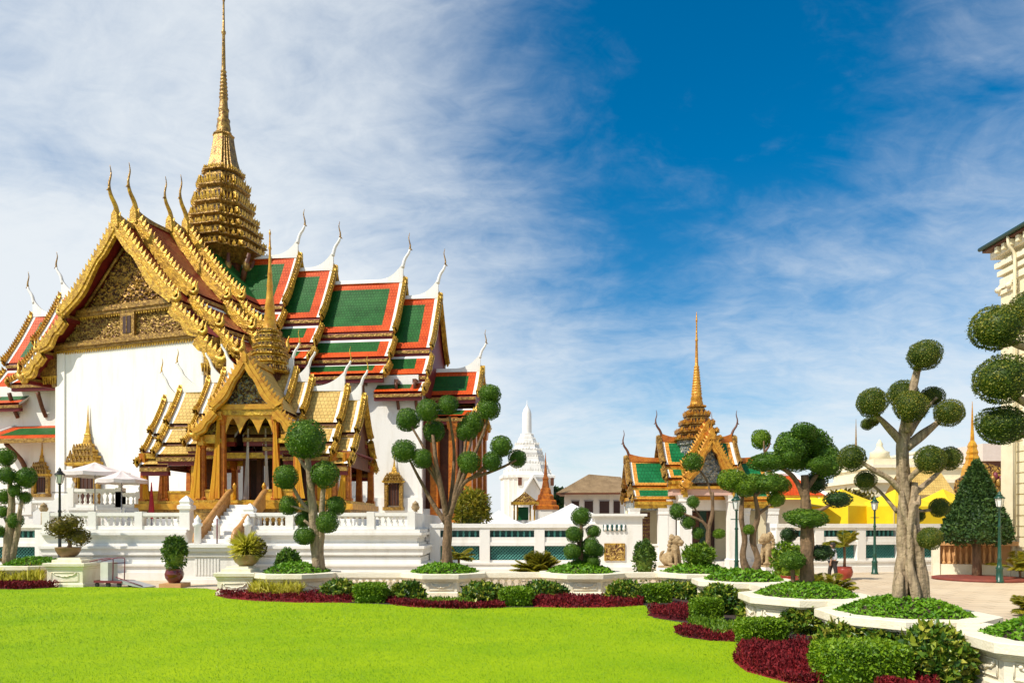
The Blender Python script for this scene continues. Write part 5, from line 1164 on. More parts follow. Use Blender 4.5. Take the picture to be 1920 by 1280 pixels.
topiary('cloud_tree', 'cloud pruned tree with big dark crown and flat lower pads', 17.6, .97, [[(1512, 1094, 13), (1513, 1040, 12), (1513, 985, 12), (1511, 940, 9), (1508, 890, 7)], [(1488, 1096, 4), (1486, 1070, 4), (1484, 1052, 3)]],
    [(1484, 836, 32, 27, 0, 'cloud'), (1528, 828, 34, 25, .2, 'cloud'), (1505, 812, 30, 18, -.1, 'cloud'), (1550, 850, 25, 20, .1, 'cloud'), (1502, 862, 32, 19, .3, 'cloud'), (1476, 858, 20, 14, -.2, 'cloud'), (1530, 872, 24, 14, -.2, 'cloud'), (1442, 866, 38, 18, 0, 'cloud'), (1432, 821, 17, 18, .2, 'cloudb'), (1549, 872, 28, 24, 0, 'cloud'), (1542, 902, 22, 20, .4, 'dark'), (1508, 971, 38, 17, -.1, 'cloud'), (1571, 936, 33, 15, 0, 'dark'), (1488, 1002, 18, 13, .3, 'dark'), (1483, 1049, 27, 17, -.1, 'cloud'), (1541, 1036, 26, 15, .1, 'dark'), (1505, 1045, 16, 12, .4, 'dark')],
    [[(1511, 940, 6), (1495, 905, 5), (1478, 885, 4), (1450, 872, 2.5)], [(1438, 868, 2), (1433, 845, 2), (1432, 825, 1.5)], [(1513, 960, 5), (1540, 955, 3.5), (1566, 940, 2.5)], [(1510, 920, 5), (1528, 895, 4), (1545, 875, 3)], [(1513, 1050, 4), (1530, 1042, 3), (1540, 1038, 2)]], 'cloud', BARKD, cat='tree')
topiary('topiary_tree', 'large topiary with thick gnarled pale trunk and scattered balls', 14.0, .99,
    [[(1684, 1114, 15), (1689, 1075, 12), (1694, 1030, 11), (1693, 985, 11), (1697, 935, 11), (1692, 880, 11), (1693, 835, 11), (1698, 795, 10), (1706, 750, 8), (1718, 700, 6), (1723, 680, 5)],
     [(1722, 1114, 15, -.05), (1720, 1070, 13, -.08), (1712, 1020, 11, -.12), (1706, 975, 11, -.1), (1709, 935, 10, -.05), (1714, 905, 7)],
     [(1703, 1114, 13, .12), (1708, 1060, 11, .15), (1716, 1000, 10, .12), (1716, 955, 9, .1), (1706, 905, 9, .1), (1699, 860, 8, .08), (1703, 815, 6, .05)],
     [(1676, 1116, 10, -.12), (1679, 1092, 9, -.12), (1682, 1080, 7, -.12), (1683, 1072, 3, -.12)], [(1707, 1116, 9, -.25), (1700, 1088, 8, -.22), (1697, 1050, 7, -.17), (1700, 1000, 6, -.15), (1689, 955, 6, -.12), (1687, 920, 4, -.08)],
     [(1731, 1116, 9, -.1), (1727, 1080, 7, -.12), (1722, 1040, 4, -.12)], [(1690, 1000, 3, -.12), (1700, 965, 7, -.18), (1712, 945, 6, -.16), (1718, 930, 3, -.1)]],
    [(1723, 670, 30, 27), (1706, 734, 27, 25, .25), (1692, 766, 29, 28, -.3), (1759, 740, 21, 19, .2), (1774, 775, 26, 24, -.1), (1622, 759, 28, 26), (1636, 792, 13, 11, .2), (1654, 784, 10, 10), (1604, 857, 25, 24), (1637, 898, 20, 18, .3), (1725, 864, 27, 25, -.35), (1793, 857, 21, 21, .2), (1721, 1008, 21, 20, -.4), (1742, 965, 14, 13, .4), (1779, 950, 19, 18, .3)],
    [[(1694, 835, 7), (1672, 808, 7), (1645, 780, 4), (1630, 768, 3)], [(1700, 840, 9), (1730, 815, 8), (1752, 798, 6), (1770, 782, 4)], [(1703, 815, 6), (1728, 785, 5, .1), (1750, 755, 3.5, .1), (1757, 745, 3)], [(1697, 925, 8), (1668, 898, 6), (1640, 882, 5), (1612, 864, 3)], [(1712, 925, 7), (1740, 908, 5, .1), (1770, 885, 4, .2), (1790, 863, 3, .2)],
     [(1698, 905, 6), (1708, 885, 5, -.2), (1724, 870, 4, -.3)], [(1714, 950, 5, .2), (1735, 958, 3, .3), (1778, 952, 3, .3)], [(1694, 960, 4, .2), (1665, 920, 3, .3), (1640, 900, 2.5, .3)], [(1697, 810, 7, -.1), (1693, 785, 6, -.25)]], 'near', wob=.34)
topiary('topiary_tree', 'nearest topiary with three big balls reaching in from the right edge', 10.9, .97, [[(1985, 1120, 30), (1982, 1000, 24), (1975, 880, 22), (1978, 760, 18), (1980, 660, 14), (1975, 560, 8)]],
    [(1871, 614, 47, 41, 0), (1871, 713, 49, 43, -.1), (1888, 795, 44, 36, .1), (1936, 575, 30, 32, .1), (1990, 520, 50, 45, 0)], [[(1979, 690, 12), (1945, 660, 9), (1905, 645, 7), (1885, 630, 5)], [(1977, 800, 12), (1940, 765, 9), (1905, 745, 7), (1880, 725, 5)], [(1976, 850, 10), (1940, 825, 8), (1900, 805, 5)], [(1979, 650, 9), (1955, 610, 6), (1938, 585, 4)]], 'near')
# cone shaped topiary
Yk = 34.3; k = Yk/F; b = P(1831, 1083, Yk); ct = thing('cone_topiary', 'tall clipped cone shaped tree on a short dark trunk', 'topiary tree', (b.x, Yk, 0))
mb = MB(); mb.tube([(0, 0, -.05), (.02, 0, .8), (0, 0, 1.9)], [.22, .19, .17], BARKD, 10, True, .15); mb.build('trunk', ct)
def cone_shape(pos):
    h = (pos[:, 2]+1)/2; r = np.interp(h, [0, .04, .12, .28, .36, .6, .85, 1.0], [.55, .92, 1.0, .92, .78, .52, .27, .06]); rr = np.linalg.norm(pos[:, :2], axis=1); n_ = np.linalg.norm(pos, axis=1)
    d = pos[:, :2]/np.maximum(rr, 1e-5)[:, None]; f_ = np.minimum(1, rr/np.sqrt(np.maximum(1e-4, 1-np.clip(pos[:, 2]/np.maximum(n_, 1e-5), -1, 1)**2)))
    lump = np.array([1+.09*noise.noise(Vector((p[0]*2.2, p[1]*2.2, p[2]*3))) for p in pos])
    return np.stack([d[:, 0]*r*f_*lump*1.4, d[:, 1]*r*f_*lump*1.4, 1.55+h*3.75], 1)
n = 9000; u = unit(n); pos = cone_shape(u*(.93+.1*rnd(n))[:, None]); nor = pos-np.array([0, 0, 2.6]); nor[:, 2] *= .3; nor /= np.linalg.norm(nor, axis=1, keepdims=True)
s_ = .17*(.6+.7*rnd(n)); leaf_mesh('crown', pos, RNG.normal(size=(n, 3))+nor*.4+np.array([0, 0, .3]), nor+.7*RNG.normal(size=(n, 3)), s_, s_*.6, L_DARK, ct, core_tris(lambda V: cone_shape(V*.9), 20, 14))
# ---------------------------------------------------------------- shrubs, hedges and bedding
def leafy(name, label, cat, loc, rx, ry, h, mat, n, L, seed, group=None, shape='dome', W_=.6, base=0.0, stem=True, amp=.16, core=.84):
    """bush of leaves over an uneven body; shape dome, box or egg"""
    root = thing(name, label, cat, loc, 0, group)
    def form(p):
        q = p.copy()
        if shape == 'box':
            e = 7.0; m_ = (np.abs(q)**e).sum(1)**(1/e); m_ = np.maximum(m_, 1e-5); nn_ = np.linalg.norm(q, axis=1); q = q*(nn_/m_)[:, None]; q[:, 2] = (q[:, 2]+1)/2
        elif shape == 'egg': q[:, 2] = (q[:, 2]+1)/2
        else: q[:, 2] = np.where(q[:, 2] > 0, q[:, 2]*.72+.28, (q[:, 2]+1)*.28)
        return np.stack([q[:, 0]*rx, q[:, 1]*ry, base+q[:, 2]*h], 1)
    u = unit(n); u[:, 2] = np.where(rnd(n) < .55, np.abs(u[:, 2]), u[:, 2])
    r = lumpy(u, amp, 2.3, seed)*(.88+.16*rnd(n)); pos = form(u*r[:, None])
    nor = u+.7*RNG.normal(size=(n, 3)); dr = RNG.normal(size=(n, 3))+u*.7+np.array([0, 0, .25]); s_ = L*(.6+.8*rnd(n))
    leaf_mesh('foliage', pos, dr, nor, s_, s_*W_, mat, root, core_tris(lambda V: form(V*lumpy(V, amp, 2.3, seed)[:, None]*core), 16, 10))
    if stem: mb = MB(); [mb.tube([(cos(a)*rx*.12, sin(a)*ry*.12, -.03), (cos(a)*rx*.4, sin(a)*ry*.4, base+h*.5)], [.025, .012], BARKD, 5) for a in (0, 2.1, 4.2)]; mb.build('stem', root)
    return root
def bush_px(name, label, cat, px, row_b, wpx, hpx, mat, n, L, seed, group=None, shape='dome', Y=None, z=0, dep=1.0, **kw):
    Y = Y or CH*F/(row_b-HY); k = Y/F; x = (px-960)*k
    return leafy(name, label, cat, (x, Y+.15, z), wpx*k/2, wpx*k/2*dep, hpx*k, mat, n, L, seed, group, shape, **kw)
HG = 'clipped box hedges in the flower bed'
for i, (px, rb, w, h, lab) in enumerate(((693, 1131, 56, 36, 'small clipped hedge right of the first dark red strip'), (968, 1137, 58, 34, 'clipped hedge below the wall between branching tree and smallest topiary'), (1233, 1131, 48, 34, 'small rounded hedge at the inner corner of the bed'),
     (1327, 1166, 54, 42, 'rounded bright hedge beside the corner red patch'), (1432, 1215, 82, 52, 'clipped hedge left of the large red patch'), (1620, 1292, 150, 84, 'largest clipped hedge in front of the leafy shrubs'))):
    near = rb > 1150
    bush_px('box_hedge', lab, 'hedge', px, rb, w, h, L_HEDGE, 9000 if near else 3500, .055 if near else .075, i*2.2, HG, 'box', dep=.8, stem=False, amp=.06, core=.9)
SG = 'variegated shrubs along the garden wall'
for i, (px, rb, w, h, lab) in enumerate(((636, 1124, 72, 40, 'dark variegated shrub left of the first clipped hedge'), (762, 1127, 66, 40, 'variegated shrub just right of the first clipped hedge'), (905, 1128, 78, 40, 'variegated shrub right of the branching tree planter'), (1020, 1125, 80, 40, 'variegated shrub left of the smallest topiary planter'),
     (1172, 1130, 66, 46, 'variegated shrub right of the smallest topiary planter'), (1262, 1120, 70, 32, 'variegated shrub behind the small rounded hedge'), (1300, 1125, 50, 36, 'yellowish shrub in front of the corner planter'), (1352, 1152, 74, 52, 'variegated shrub below the twin clump tree planter'), (1432, 1168, 86, 48, 'variegated shrub below the flat cloud tree planter'),
     (1514, 1190, 84, 56, 'leafy shrub left of the gnarled trunk planter'), (1592, 1236, 96, 66, 'dark variegated shrub in front of the gnarled trunk planter'), (1672, 1244, 96, 66, 'dark variegated shrub below the gnarled trunk planter'), (1764, 1290, 120, 112, 'tall leafy variegated shrub against the nearest planter'))):
    near = rb > 1140
    bush_px('variegated_shrub', lab, 'shrub', px, rb, w, h if near else h*.82, L_VAR, 2200 if near else 1300, .13 if near else .15, 3+i*1.7, SG, 'dome', dep=.85, W_=.52, amp=.22)
def bedding(label, outline, h, n, mat, L, W_=.35, kind='bedding plants', z0=.03, lean=.55, patch=None):
    """upright dense foliage over a ground patch given by its corners"""
    Q = [tuple(G(*p)[:2]) for p in outline]; xs = [p[0] for p in Q]; ys = [p[1] for p in Q]; pts = []
    while len(pts) < n:
        x = random.uniform(min(xs), max(xs)); y = random.uniform(min(ys), max(ys))
        if inside(x, y, Q): pts.append((x, y))
    pts = np.array(pts); hh = np.array([h*(.75+.5*noise.noise(Vector((p[0]*1.5, p[1]*1.5, 3)))) for p in pts])
    pos = np.column_stack([pts, z0+hh*(.04+.96*rnd(n)**.6)]); dr = RNG.normal(size=(n, 3))*lean+np.array([0, 0, 1.0]); s_ = L*(.6+.8*rnd(n))
    c = np.array(Q).mean(0); 
    ext = core_patch(Q, h*.42, z0)
    return tag(leaf_mesh('bedding', pos-np.array([0, 0, 1])*s_[:, None]*.4, dr, unit(n)+np.array([0, 0, .6]), s_, s_*W_, mat, extra=ext), label, kind, kind='stuff')
def core_patch(Q, h, z0):
    n = len(Q); c = np.array(Q).mean(0); V = [(x, y, z0) for x, y in Q]+[(c[0]+(x-c[0])*.74, c[1]+(y-c[1])*.74, z0+h) for x, y in Q]+[(c[0], c[1], z0+h)]
    T = []
    for i in range(n): j = (i+1) % n; T += [i, j, n+j, i, n+j, n+i, n+i, n+j, 2*n]
    return np.array(V), np.array(T)
RB = [[(402, 1117), (440, 1112), (560, 1113), (640, 1120), (672, 1128), (655, 1131), (560, 1131), (480, 1128), (425, 1123)], [(722, 1129), (750, 1128), (800, 1134), (880, 1139), (945, 1135), (945, 1141), (860, 1143), (780, 1140), (735, 1135)],
      [(998, 1132), (1020, 1126), (1150, 1126), (1205, 1130), (1208, 1136), (1150, 1140), (1060, 1141), (1000, 1139)], [(1212, 1155), (1235, 1146), (1290, 1142), (1304, 1160), (1290, 1166), (1245, 1163)], [(1262, 1186), (1285, 1180), (1400, 1199), (1400, 1206), (1330, 1203), (1280, 1196)],
      [(1374, 1242), (1392, 1226), (1450, 1215), (1536, 1215), (1545, 1275), (1560, 1294), (1480, 1284), (1400, 1262)], [(1640, 1310), (1650, 1286), (1735, 1276), (1760, 1300), (1740, 1330)], [(-40, 1098), (30, 1097), (95, 1098), (112, 1102), (40, 1106), (-40, 1105)]]
RL = ['dark red bedding strip at the left end of the flower bed', 'thin dark red strip curving under the yellow green patch', 'dark red mound below the smallest topiary', 'small dark red patch at the inner corner of the bed', 'thin dark red strip edging the pale green patch', 'large dark red patch at the bottom right', 'dark red patch behind the largest clipped hedge', 'dark red bedding strip below the leftmost wall']
for i, (q, lab) in enumerate(zip(RB, RL)):
    near = i in (3, 4, 5, 6); bedding(lab, q, .28 if i not in (1, 4) else .18, 11000 if i == 5 else (3500 if near else 4200), L_RED, .07 if near else .11, .42, lean=.8)
bedding('yellow green low patch below the branching tree planter', [(775, 1127), (885, 1127), (888, 1136), (830, 1138), (770, 1132)], .16, 1500, L_BRIGHT, .12)
bedding('pale yellow green patch beside the corner hedge', [(1296, 1180), (1330, 1170), (1392, 1178), (1400, 1198), (1340, 1196)], .20, 1800, L_BRIGHT, .11)
bedding('thin green edging right of the corner red patch', [(1290, 1170), (1310, 1166), (1330, 1172), (1300, 1178)], .15, 400, L_BRIGHT, .1)
bedding('spiky pale yellow plants below the large ball tree planter', [(472, 1117), (560, 1118), (566, 1124), (474, 1122)], .52, 1700, L_YEL, .34, .14, lean=.4)
bedding('spiky pale yellow plants below the leftmost planter', [(-30, 1095), (72, 1095), (80, 1099), (-30, 1099)], .70, 1500, L_YEL, .40, .14, lean=.4)
# soil under the flower bed
mb = MB(); Q = [tuple(G(*p)[:2]) for p in [(410, 1120), (560, 1128), (720, 1134), (850, 1140), (1100, 1140), (1210, 1136), (1225, 1160), (1300, 1172), (1270, 1190), (1395, 1204), (1380, 1245), (1480, 1282)]]+[(6.2, 8.0), (8.2, 8.0), (8.2, 10), (7.0, 14), (6.6, 18), (6.6, 24.4), (-8.5, 24.6)]
mb.add([(x, y, .034) for x, y in Q], [tuple(range(len(Q)))], SOIL); tag(mb.build('flower_bed_soil'), kind='structure')
# fronds
def palm(name, label, loc, n, L, mat, parent_name='frond', up=1.0, seed=0, trunk=None, width=.10, cat='palm', droop=.6, leafl=.3):
    root = thing(name, label, cat, loc); rg = random.Random(seed); z0 = trunk or .05
    pos, dr, nr, ss = [], [], [], []; mb = MB()
    for i in range(n):
        a = rg.uniform(0, 6.28); el = rg.uniform(.25, 1.25)*up; l = L*rg.uniform(.7, 1.1); pts = []
        for k in range(9):
            t = k/8; d = l*t*cos(el)*(1-.1*t); z = z0+l*t*sin(el)-droop*l*.55*t**2.2; pts.append(Vector((cos(a)*d, sin(a)*d, z)))
        mb.tube(pts, lerps([.012, .003], 8), mat, 4)
        for k in range(1, 9):
            tdir = (pts[k]-pts[k-1]).normalized()
            for q in range(3):
                p = pts[k-1]+(pts[k]-pts[k-1])*(q/3)
                for sg in (-1, 1):
                    sd_ = Vector((-sin(a), cos(a), 0))*sg; v = (sd_*.9+tdir*.7+Vector((0, 0, -.25))).normalized(); pos.append(p); dr.append(v); nr.append((0, 0, 1)); ss.append(leafl*l*sin(pi*min(.97, .12+.83*(k-1+q/3)/8)))
    leaf_mesh('foliage', pos, dr, np.array(nr)+.3*RNG.normal(size=(len(pos), 3)), np.array(ss), np.array(ss)*.16+.008, mat, root); 
    if trunk: mb.tube([(0, 0, -.03), (.02, 0, trunk*.5), (0, 0, trunk)], [.07, .05, .05], BARKD, 8, True, .1)
    mb.build('stem', root); return root
palm('fern_palm', 'round olive fern palm in front of the lattice wall', (P(1008, 1000, 31.8).x, 31.8, .3), 90, 1.35, L_PALM, seed=4, up=1.05, cat='palm', width=.1, droop=.42)
palm('fern_palm', 'orange tinted fern palm left of the big topiary planters, by the bowl plant', (P(40, 1030, 33).x, 33, 0.2), 26, 1.5, L_BON, seed=8)
palm('palm', 'yellow green palm leaning behind the branching tree', (P(860, 1060, 29).x, 29, 0), 16, 1.0, L_PALM, seed=9, trunk=1.1, cat='palm')
palm('fern_palm', 'golden drooping fern at the right edge behind the nearest planter', (14.0, 20.0, 0), 46, .95, L_PALM, seed=12, up=.9)
palm('palm', 'yellow palm under the cone topiary at the right edge', (P(1912, 1060, 33).x, 33, 0), 14, 1.7, L_PALM, seed=14, trunk=.4, cat='palm')
palm('fern_palm', 'bronze fern behind the flat cloud tree planter', (P(1552, 1080, 23).x, 23, .2), 50, 1.15, L_PALM, seed=15)
o = leafy('loose_shrub', 'loose olive shrub with feathery fronds behind the lattice wall', 'shrub', (P(884, 985, 41).x, 41, 1.2), .95, .8, 3.1, L_PALM, 2600, .26, 5.1, None, 'egg', .3, amp=.35, core=.6)
o = leafy('climbing_shrub', 'loose dark green shrub beside the large ball tree', 'shrub', (P(541, 1062, 28.5).x, 28.5, 0.1), .46, .45, 1.35, L_BOX, 1400, .14, 6.2, None, 'egg', .5, amp=.2)
o = leafy('oval_shrub', 'upright oval shrub before the gilt wall panel', 'shrub', (P(1208, 1075, 30.5).x, 30.5, .2), .42, .42, 1.55, L_GREEN, 1500, .12, 6.9, None, 'egg', .5)
o = leafy('fluffy_shrub', 'fluffy bright shrub in the corner planter', 'shrub', (6.5, 26.0, .95), .48, .45, .75, L_BRIGHT, 1400, .14, 7.7, None, 'egg', .35, amp=.25)
o = leafy('bright_shrub', 'bright leafy shrub right of the stone lion, behind the flat cloud tree', 'shrub', (P(1478, 1070, 27.5).x, 27.5, 0), .55, .5, 1.75, L_BRIGHT, 900, .18, 8.8, None, 'egg', .45, amp=.35)
# bowl plants on the pedestals
def bowl_plant(label, px, Y, z, r, mat, bowl, h, seed, rx, fr=False):
    b = thing('bonsai', label, 'potted plant', (P(px, 1000, Y).x, Y, z))
    mb = MB(); mb.lathe([(0, r*.5), (.03, r*.55), (.12, r*.8), (.28, r*.98), (.36, r*1.0), (.38, r*1.05), (.40, r*1.0), (.36, r*.9), (.33, .02)], bowl, n=18); mb.build('bowl', b)
    mb = MB(); mb.tube(curve([(0, 0, .32), (.08, 0, .5), (-.05, .05, .75), (.05, 0, .95)], 4), lerps([.09, .07, .05, .03], 4), BARKD, 8, True, .3); mb.build('trunk', b)
    rg = random.Random(seed)
    if not fr:
        for q in range(7):
            a = q*.9; c = Vector((cos(a)*rx*.55, sin(a)*rx*.4, .62+h*(.15+.10*q))); m = ball_mesh('foliage', 420, .24, seed+q, mat, .7, .25); o = bpy.data.objects.new('foliage_clump', m); COL.objects.link(o); o.parent = b; o.location = c; o.scale = (rx*.5, rx*.42, h*.30)
    else:
        pos, dr = [], []
        for q in range(900): a = rg.uniform(0, 6.28); e = rg.uniform(-.5, 1.3); pos.append((cos(a)*rx*.2*rg.random(), sin(a)*rx*.2*rg.random(), .45+h*.4*rg.random())); dr.append((cos(a)*cos(e), sin(a)*cos(e), sin(e)))
        s_ = rx*(.5+.6*rnd(900)); leaf_mesh('foliage', pos, dr, np.tile([0, 0, 1.0], (900, 1))+.4*unit(900), s_, s_*.10, L_YEL, b)
        m = ball_mesh('foliage', 700, .22, seed, mat, .7, .25); o = bpy.data.objects.new('foliage_clump', m); COL.objects.link(o); o.parent = b; o.location = (.22, .1, .62); o.scale = (rx*.75, rx*.6, h*.42)
    return b
GREENB = simple('mossy_green_bowl', (.18, .20, .05), (.30, .17, .06), .4)
bowl_plant('bronze leaved bonsai in a brown bowl on its pedestal', 128, 29.6, 1.15, .46, L_BON, simple('brown_bowl', (.26, .15, .06), (.16, .09, .04), .5), 1.0, 3, .78)
bowl_plant('spiky yellow plant in a green bowl on its pedestal', 462, 26.0, 1.0, .46, L_BON, GREENB, .8, 5, .60, True)
def glazed_pot(px, Y, label, r, h, m, z=0):
    o = thing('glazed_pot', label, 'pot', (P(px, 1000, Y).x, Y, z)); mb = MB()
    mb.lathe([(0, r*.58), (h*.06, r*.6), (h*.35, r*.92), (h*.62, r*1.0), (h*.85, r*.9), (h*.94, r*.82), (h*.97, r*.9), (h, r*.88), (h*.97, r*.78), (h*.85, .02)], m, n=24); mb.build('body', o); mb = MB(); mb.lathe([(h*.84, r*.8), (h*.9, r*.5), (h*.91, .02)], SOIL, n=16); mb.build('soil', o); return o
mb = MB(); b = P(327, 1100, 29.2); mb.box(b.x-.42, b.x+.42, 28.8, 29.7, .001, .16, OCH); tag(mb.build('pot_plinth'), 'low ochre slab under the glazed pot by the landing block', 'plinth')
glazed_pot(327, 29.25, 'dark red glazed pot beside the landing block', .36, .56, POT, .16); leafy('potted_shrub', 'tall egg shaped shrub growing in the dark red pot', 'shrub', (b.x, 29.25, .62), .42, .42, 1.35, L_GREEN, 1500, .13, 9.4, None, 'egg', .5)
glazed_pot(1583, 33.0, 'red round pot holding a yellow palm near the person', .36, .6, POTR); palm('palm', 'yellow green palm growing in the red round pot', (P(1583, 1000, 33.0).x, 33.0, .5), 18, 1.15, L_PALM, seed=21, trunk=1.0, cat='palm')
glazed_pot(1480, 27, 'red pot behind the flat cloud tree trunk', .36, .6, POTR)
o = leafy('far_tree', 'dark green tree behind the tiled house and prang', 'tree', (P(1050, 930, 100).x, 100, 2.0), 4.0, 3, 5.2, L_DARK, 1800, .7, 11.1, None, 'egg', .5, amp=.3); mb = MB(); mb.tube([(0, 0, -2.0), (0, 0, 2)], [.3, .2], BARKD, 8); mb.build('trunk', o)
o = leafy('far_tree', 'olive tree behind the yellow tents at the right', 'tree', (P(1585, 920, 78).x, 78, 1.5), 3.6, 3, 4.2, L_BON, 1500, .6, 12.1, None, 'egg', .5, amp=.3); mb = MB(); mb.tube([(0, 0, -1.5), (0, 0, 2)], [.3, .2], BARKD, 8); mb.build('trunk', o)
# red bed ring under the cone topiary
mb = MB(); mb.lathe([(.002, 1.9), (.10, 1.9), (.12, 1.8), (.12, .02)], simple('red_brown_kerb', (.24, .05, .025), (.16, .03, .02), .7), tuple(P(1838, 1088, 33.2).xy)+(0,), n=40); tag(mb.build('round_bed'), 'round red brown bed under the cone topiary', 'flower bed')
# grass blades over the lawn
def grass():
    n = 210000; Y = 8.5+(30-8.5)*rnd(n)**1.9; X = (rnd(n)*1.42-.76)*Y; pts = [(x, y) for x, y in zip(X, Y)]
    LQ = LAWN_EDGE; ok = np.array([inside(x, y, LQ) and not inside(x, y, Q) for x, y in pts]); X, Y = X[ok], Y[ok]; n = len(X)
    pos = np.column_stack([X, Y, np.full(n, .025)]); dr = RNG.normal(size=(n, 3))*.45+np.array([0, 0, 1.0]); s_ = .032*(.6+.8*rnd(n))*np.clip(Y/14, .9, 1.4)
    tag(leaf_mesh('grass', pos, dr, unit(n)*.3+np.array([0, -.5, 1.0]), s_, s_*.22, L_GRASS), 'short bright green grass of the lawn', 'grass', kind='stuff')
grass()
# ---------------------------------------------------------------- lamp posts
def lamp_post(label, px, Y, h, m, cat='lamp post'):
    o = thing('lamp_post', label, cat, (P(px, 1000, Y).x, Y, 0), .4, 'lantern lamp posts')
    mb = MB(); mb.lathe([(0, .17), (.08, .17), (.10, .14), (.55, .125), (.62, .15), (.68, .10), (.95, .075), (1.0, .10), (1.05, .07), (h*.62, .055), (h*.63, .08), (h*.65, .05), (h-.62, .045), (h-.6, .09), (h-.56, .05)], m, n=12)
    for sg in (-1, 1): mb.tube([(0, 0, h-.95), (sg*.28, 0, h-.95)], .018, m, 6)
    mb.build('post', o)
    mb = MB(); mb.lathe([(h-.56, .09), (h-.54, .11), (h-.22, .17), (h-.2, .165)], GLASS, n=6, smooth=False); ln = mb.build('lantern', o)
    mb = MB()
    for i in range(6): a = i*pi/3; mb.tube([(cos(a)*.112, sin(a)*.112, h-.55), (cos(a)*.172, sin(a)*.172, h-.2)], .012, m, 4)
    mb.lathe([(h-.21, .21), (h-.18, .21), (h-.08, .10), (h-.06, .13), (h-.02, .06), (h+.02, .07), (h+.12, .01)], m, n=12); mb.build('lantern_cap', ln); return o
lamp_post('black lamp post behind the bonsai pedestal, before the hall wall', 112, 31.6, 4.75, IRONB); lamp_post('dark green lamp post standing before the yellow tents', 1640, 37, 3.75, IRON)
lamp_post('green lamp post in front of the cone topiary', 1874, 31.4, 3.75, IRON); lamp_post('green lamp post behind the twisted twin trunk', 1381, 29.5, 3.6, IRON)
# ---------------------------------------------------------------- guardian lions
def lion(label, px, Y, z, s, rz, flip=1):
    o = thing('stone_lion', label, 'statue', (P(px, 1000, Y).x, Y, z), rz, 'stone guardian lions'); f = flip
    mb = MB(); el = lambda x, y, zz_, rx, ry, rz_: mb.lathe([(-cos(pi*i/8)*rz_*s, max(1e-3, sin(pi*i/8))) for i in range(9)], STONE, (x*s, y*s, zz_*s), cross=[(cos(2*pi*i/12)*rx*s, sin(2*pi*i/12)*ry*s) for i in range(12)])
    el(-.30, 0, .36, .30, .27, .32); el(-.10, 0, .60, .25, .23, .34); el(.06, 0, .86, .22, .21, .30)                  # haunch, back, chest
    el(.14, 0, 1.22, .24, .22, .24); el(.36, 0, 1.14, .15, .15, .10); el(.34, 0, 1.02, .12, .12, .05); el(.40, 0, 1.20, .07, .09, .06)  # head, muzzle, jaw, nose
    for sg in (-1, 1):
        mb.tube([(.12*s, sg*.14*s, .82*s), (.20*s, sg*.16*s, .45*s), (.22*s, sg*.16*s, .16*s)], [.11*s, .085*s, .08*s], STONE, 8); el(.28, sg*.16, .14, .14, .08, .07)
        el(-.16, sg*.24, .34, .24, .10, .22); el(.02, sg*.26, .15, .16, .08, .07); el(.10, sg*.20, 1.36, .06, .05, .09); el(.28, sg*.11, 1.28, .06, .05, .05)
        for q in range(4): a = q*.55+.2; el(.0-.12*sin(a), sg*.20, 1.32-.16*q, .10, .08, .09)
    for q in range(5): el(-.10+.03*q, 0, 1.42-.12*q, .11, .12, .10)
    mb.tube(curve([(-.52*s, 0, .2*s), (-.66*s, 0, .4*s), (-.58*s, 0, .66*s), (-.46*s, 0, .74*s)], 4), lerps([.06*s, .07*s, .08*s, .03*s], 4), STONE, 8)
    body = mb.build('body', o); r = body.modifiers.new('merge', 'REMESH'); r.mode = 'VOXEL'; r.voxel_size = .022; r.use_smooth_shade = True
    mb = MB(); mb.box(-.58*s, .48*s, -.36*s, .36*s, 0, .08*s, STONE); mb.box(-.64*s, .54*s, -.42*s, .42*s, -z, .0-.002, WHITE); mb.build('base', o); return o
lion('seated stone guardian lion left of the gate temple door', 1263, 33, .55, .98, radians(-40)); lion('seated stone guardian lion right of the twin trunk tree', 1440, 32.5, .62, 1.0, radians(205))
# ---------------------------------------------------------------- luggage cart
c = P(212, 1095, 29.3); cart = thing('luggage_cart', 'maroon platform luggage cart with carton parked by the pedestal', 'cart', (c.x, 29.2, 0), radians(-14))
mb = MB(); mb.box(-.5, .75, -.33, .33, .20, .26, GREYM); mb.box(-.52, .77, -.35, -.331, .19, .28, MAROON); mb.box(-.52, .77, .331, .35, .19, .28, MAROON); mb.box(-.535, -.501, -.33, .33, .19, .28, MAROON); mb.build('platform', cart)
mb = MB(); mb.prism([(.77, .28), (.77, .16), (1.75, .02), (1.75, .06)], -.32, .32, GREYM, 'y'); mb.tube([(.5, -.34, .42), (1.7, -.34, .10)], .02, MAROON, 6); mb.build('ramp', cart)
mb = MB(); mb.tube(curve([(.32, -.3, .28), (.34, -.3, 1.0), (.28, -.3, 1.13), (-.1, -.3, 1.12), (-.75, -.3, 1.0)], 3), .02, MAROON, 6); mb.tube(curve([(.32, .3, .28), (.34, .3, 1.0), (.28, .3, 1.13), (-.1, .3, 1.12), (-.75, .3, 1.0)], 3), .02, MAROON, 6); mb.tube([(.34, -.3, .95), (.34, .3, .95)], .018, MAROON, 6); mb.build('handle', cart)
for x in (-.42, .1, .6):
    for y in (-.28, .28): mb = MB(); mb.lathe([(-.03, .09), (-.02, .1), (.02, .1), (.03, .09)], RUBBER, n=14); w = mb.build('wheel', cart); w.location = (x, y, .1); w.rotation_euler = (radians(90), 0, 0)
mb = MB(); mb.box(-.30, .05, -.25, .25, .265, .98, simple('pale_carton', (.62, .60, .54), (.52, .50, .44), .8)); mb.box(-.302, .052, -.03, .03, .266, .985, GREYM); bx = mb.build('carton'); bx.location = (c.x, 29.2, 0); bx.rotation_euler = (0, 0, radians(-14)); tag(bx, 'tall pale carton standing on the luggage cart', 'box')
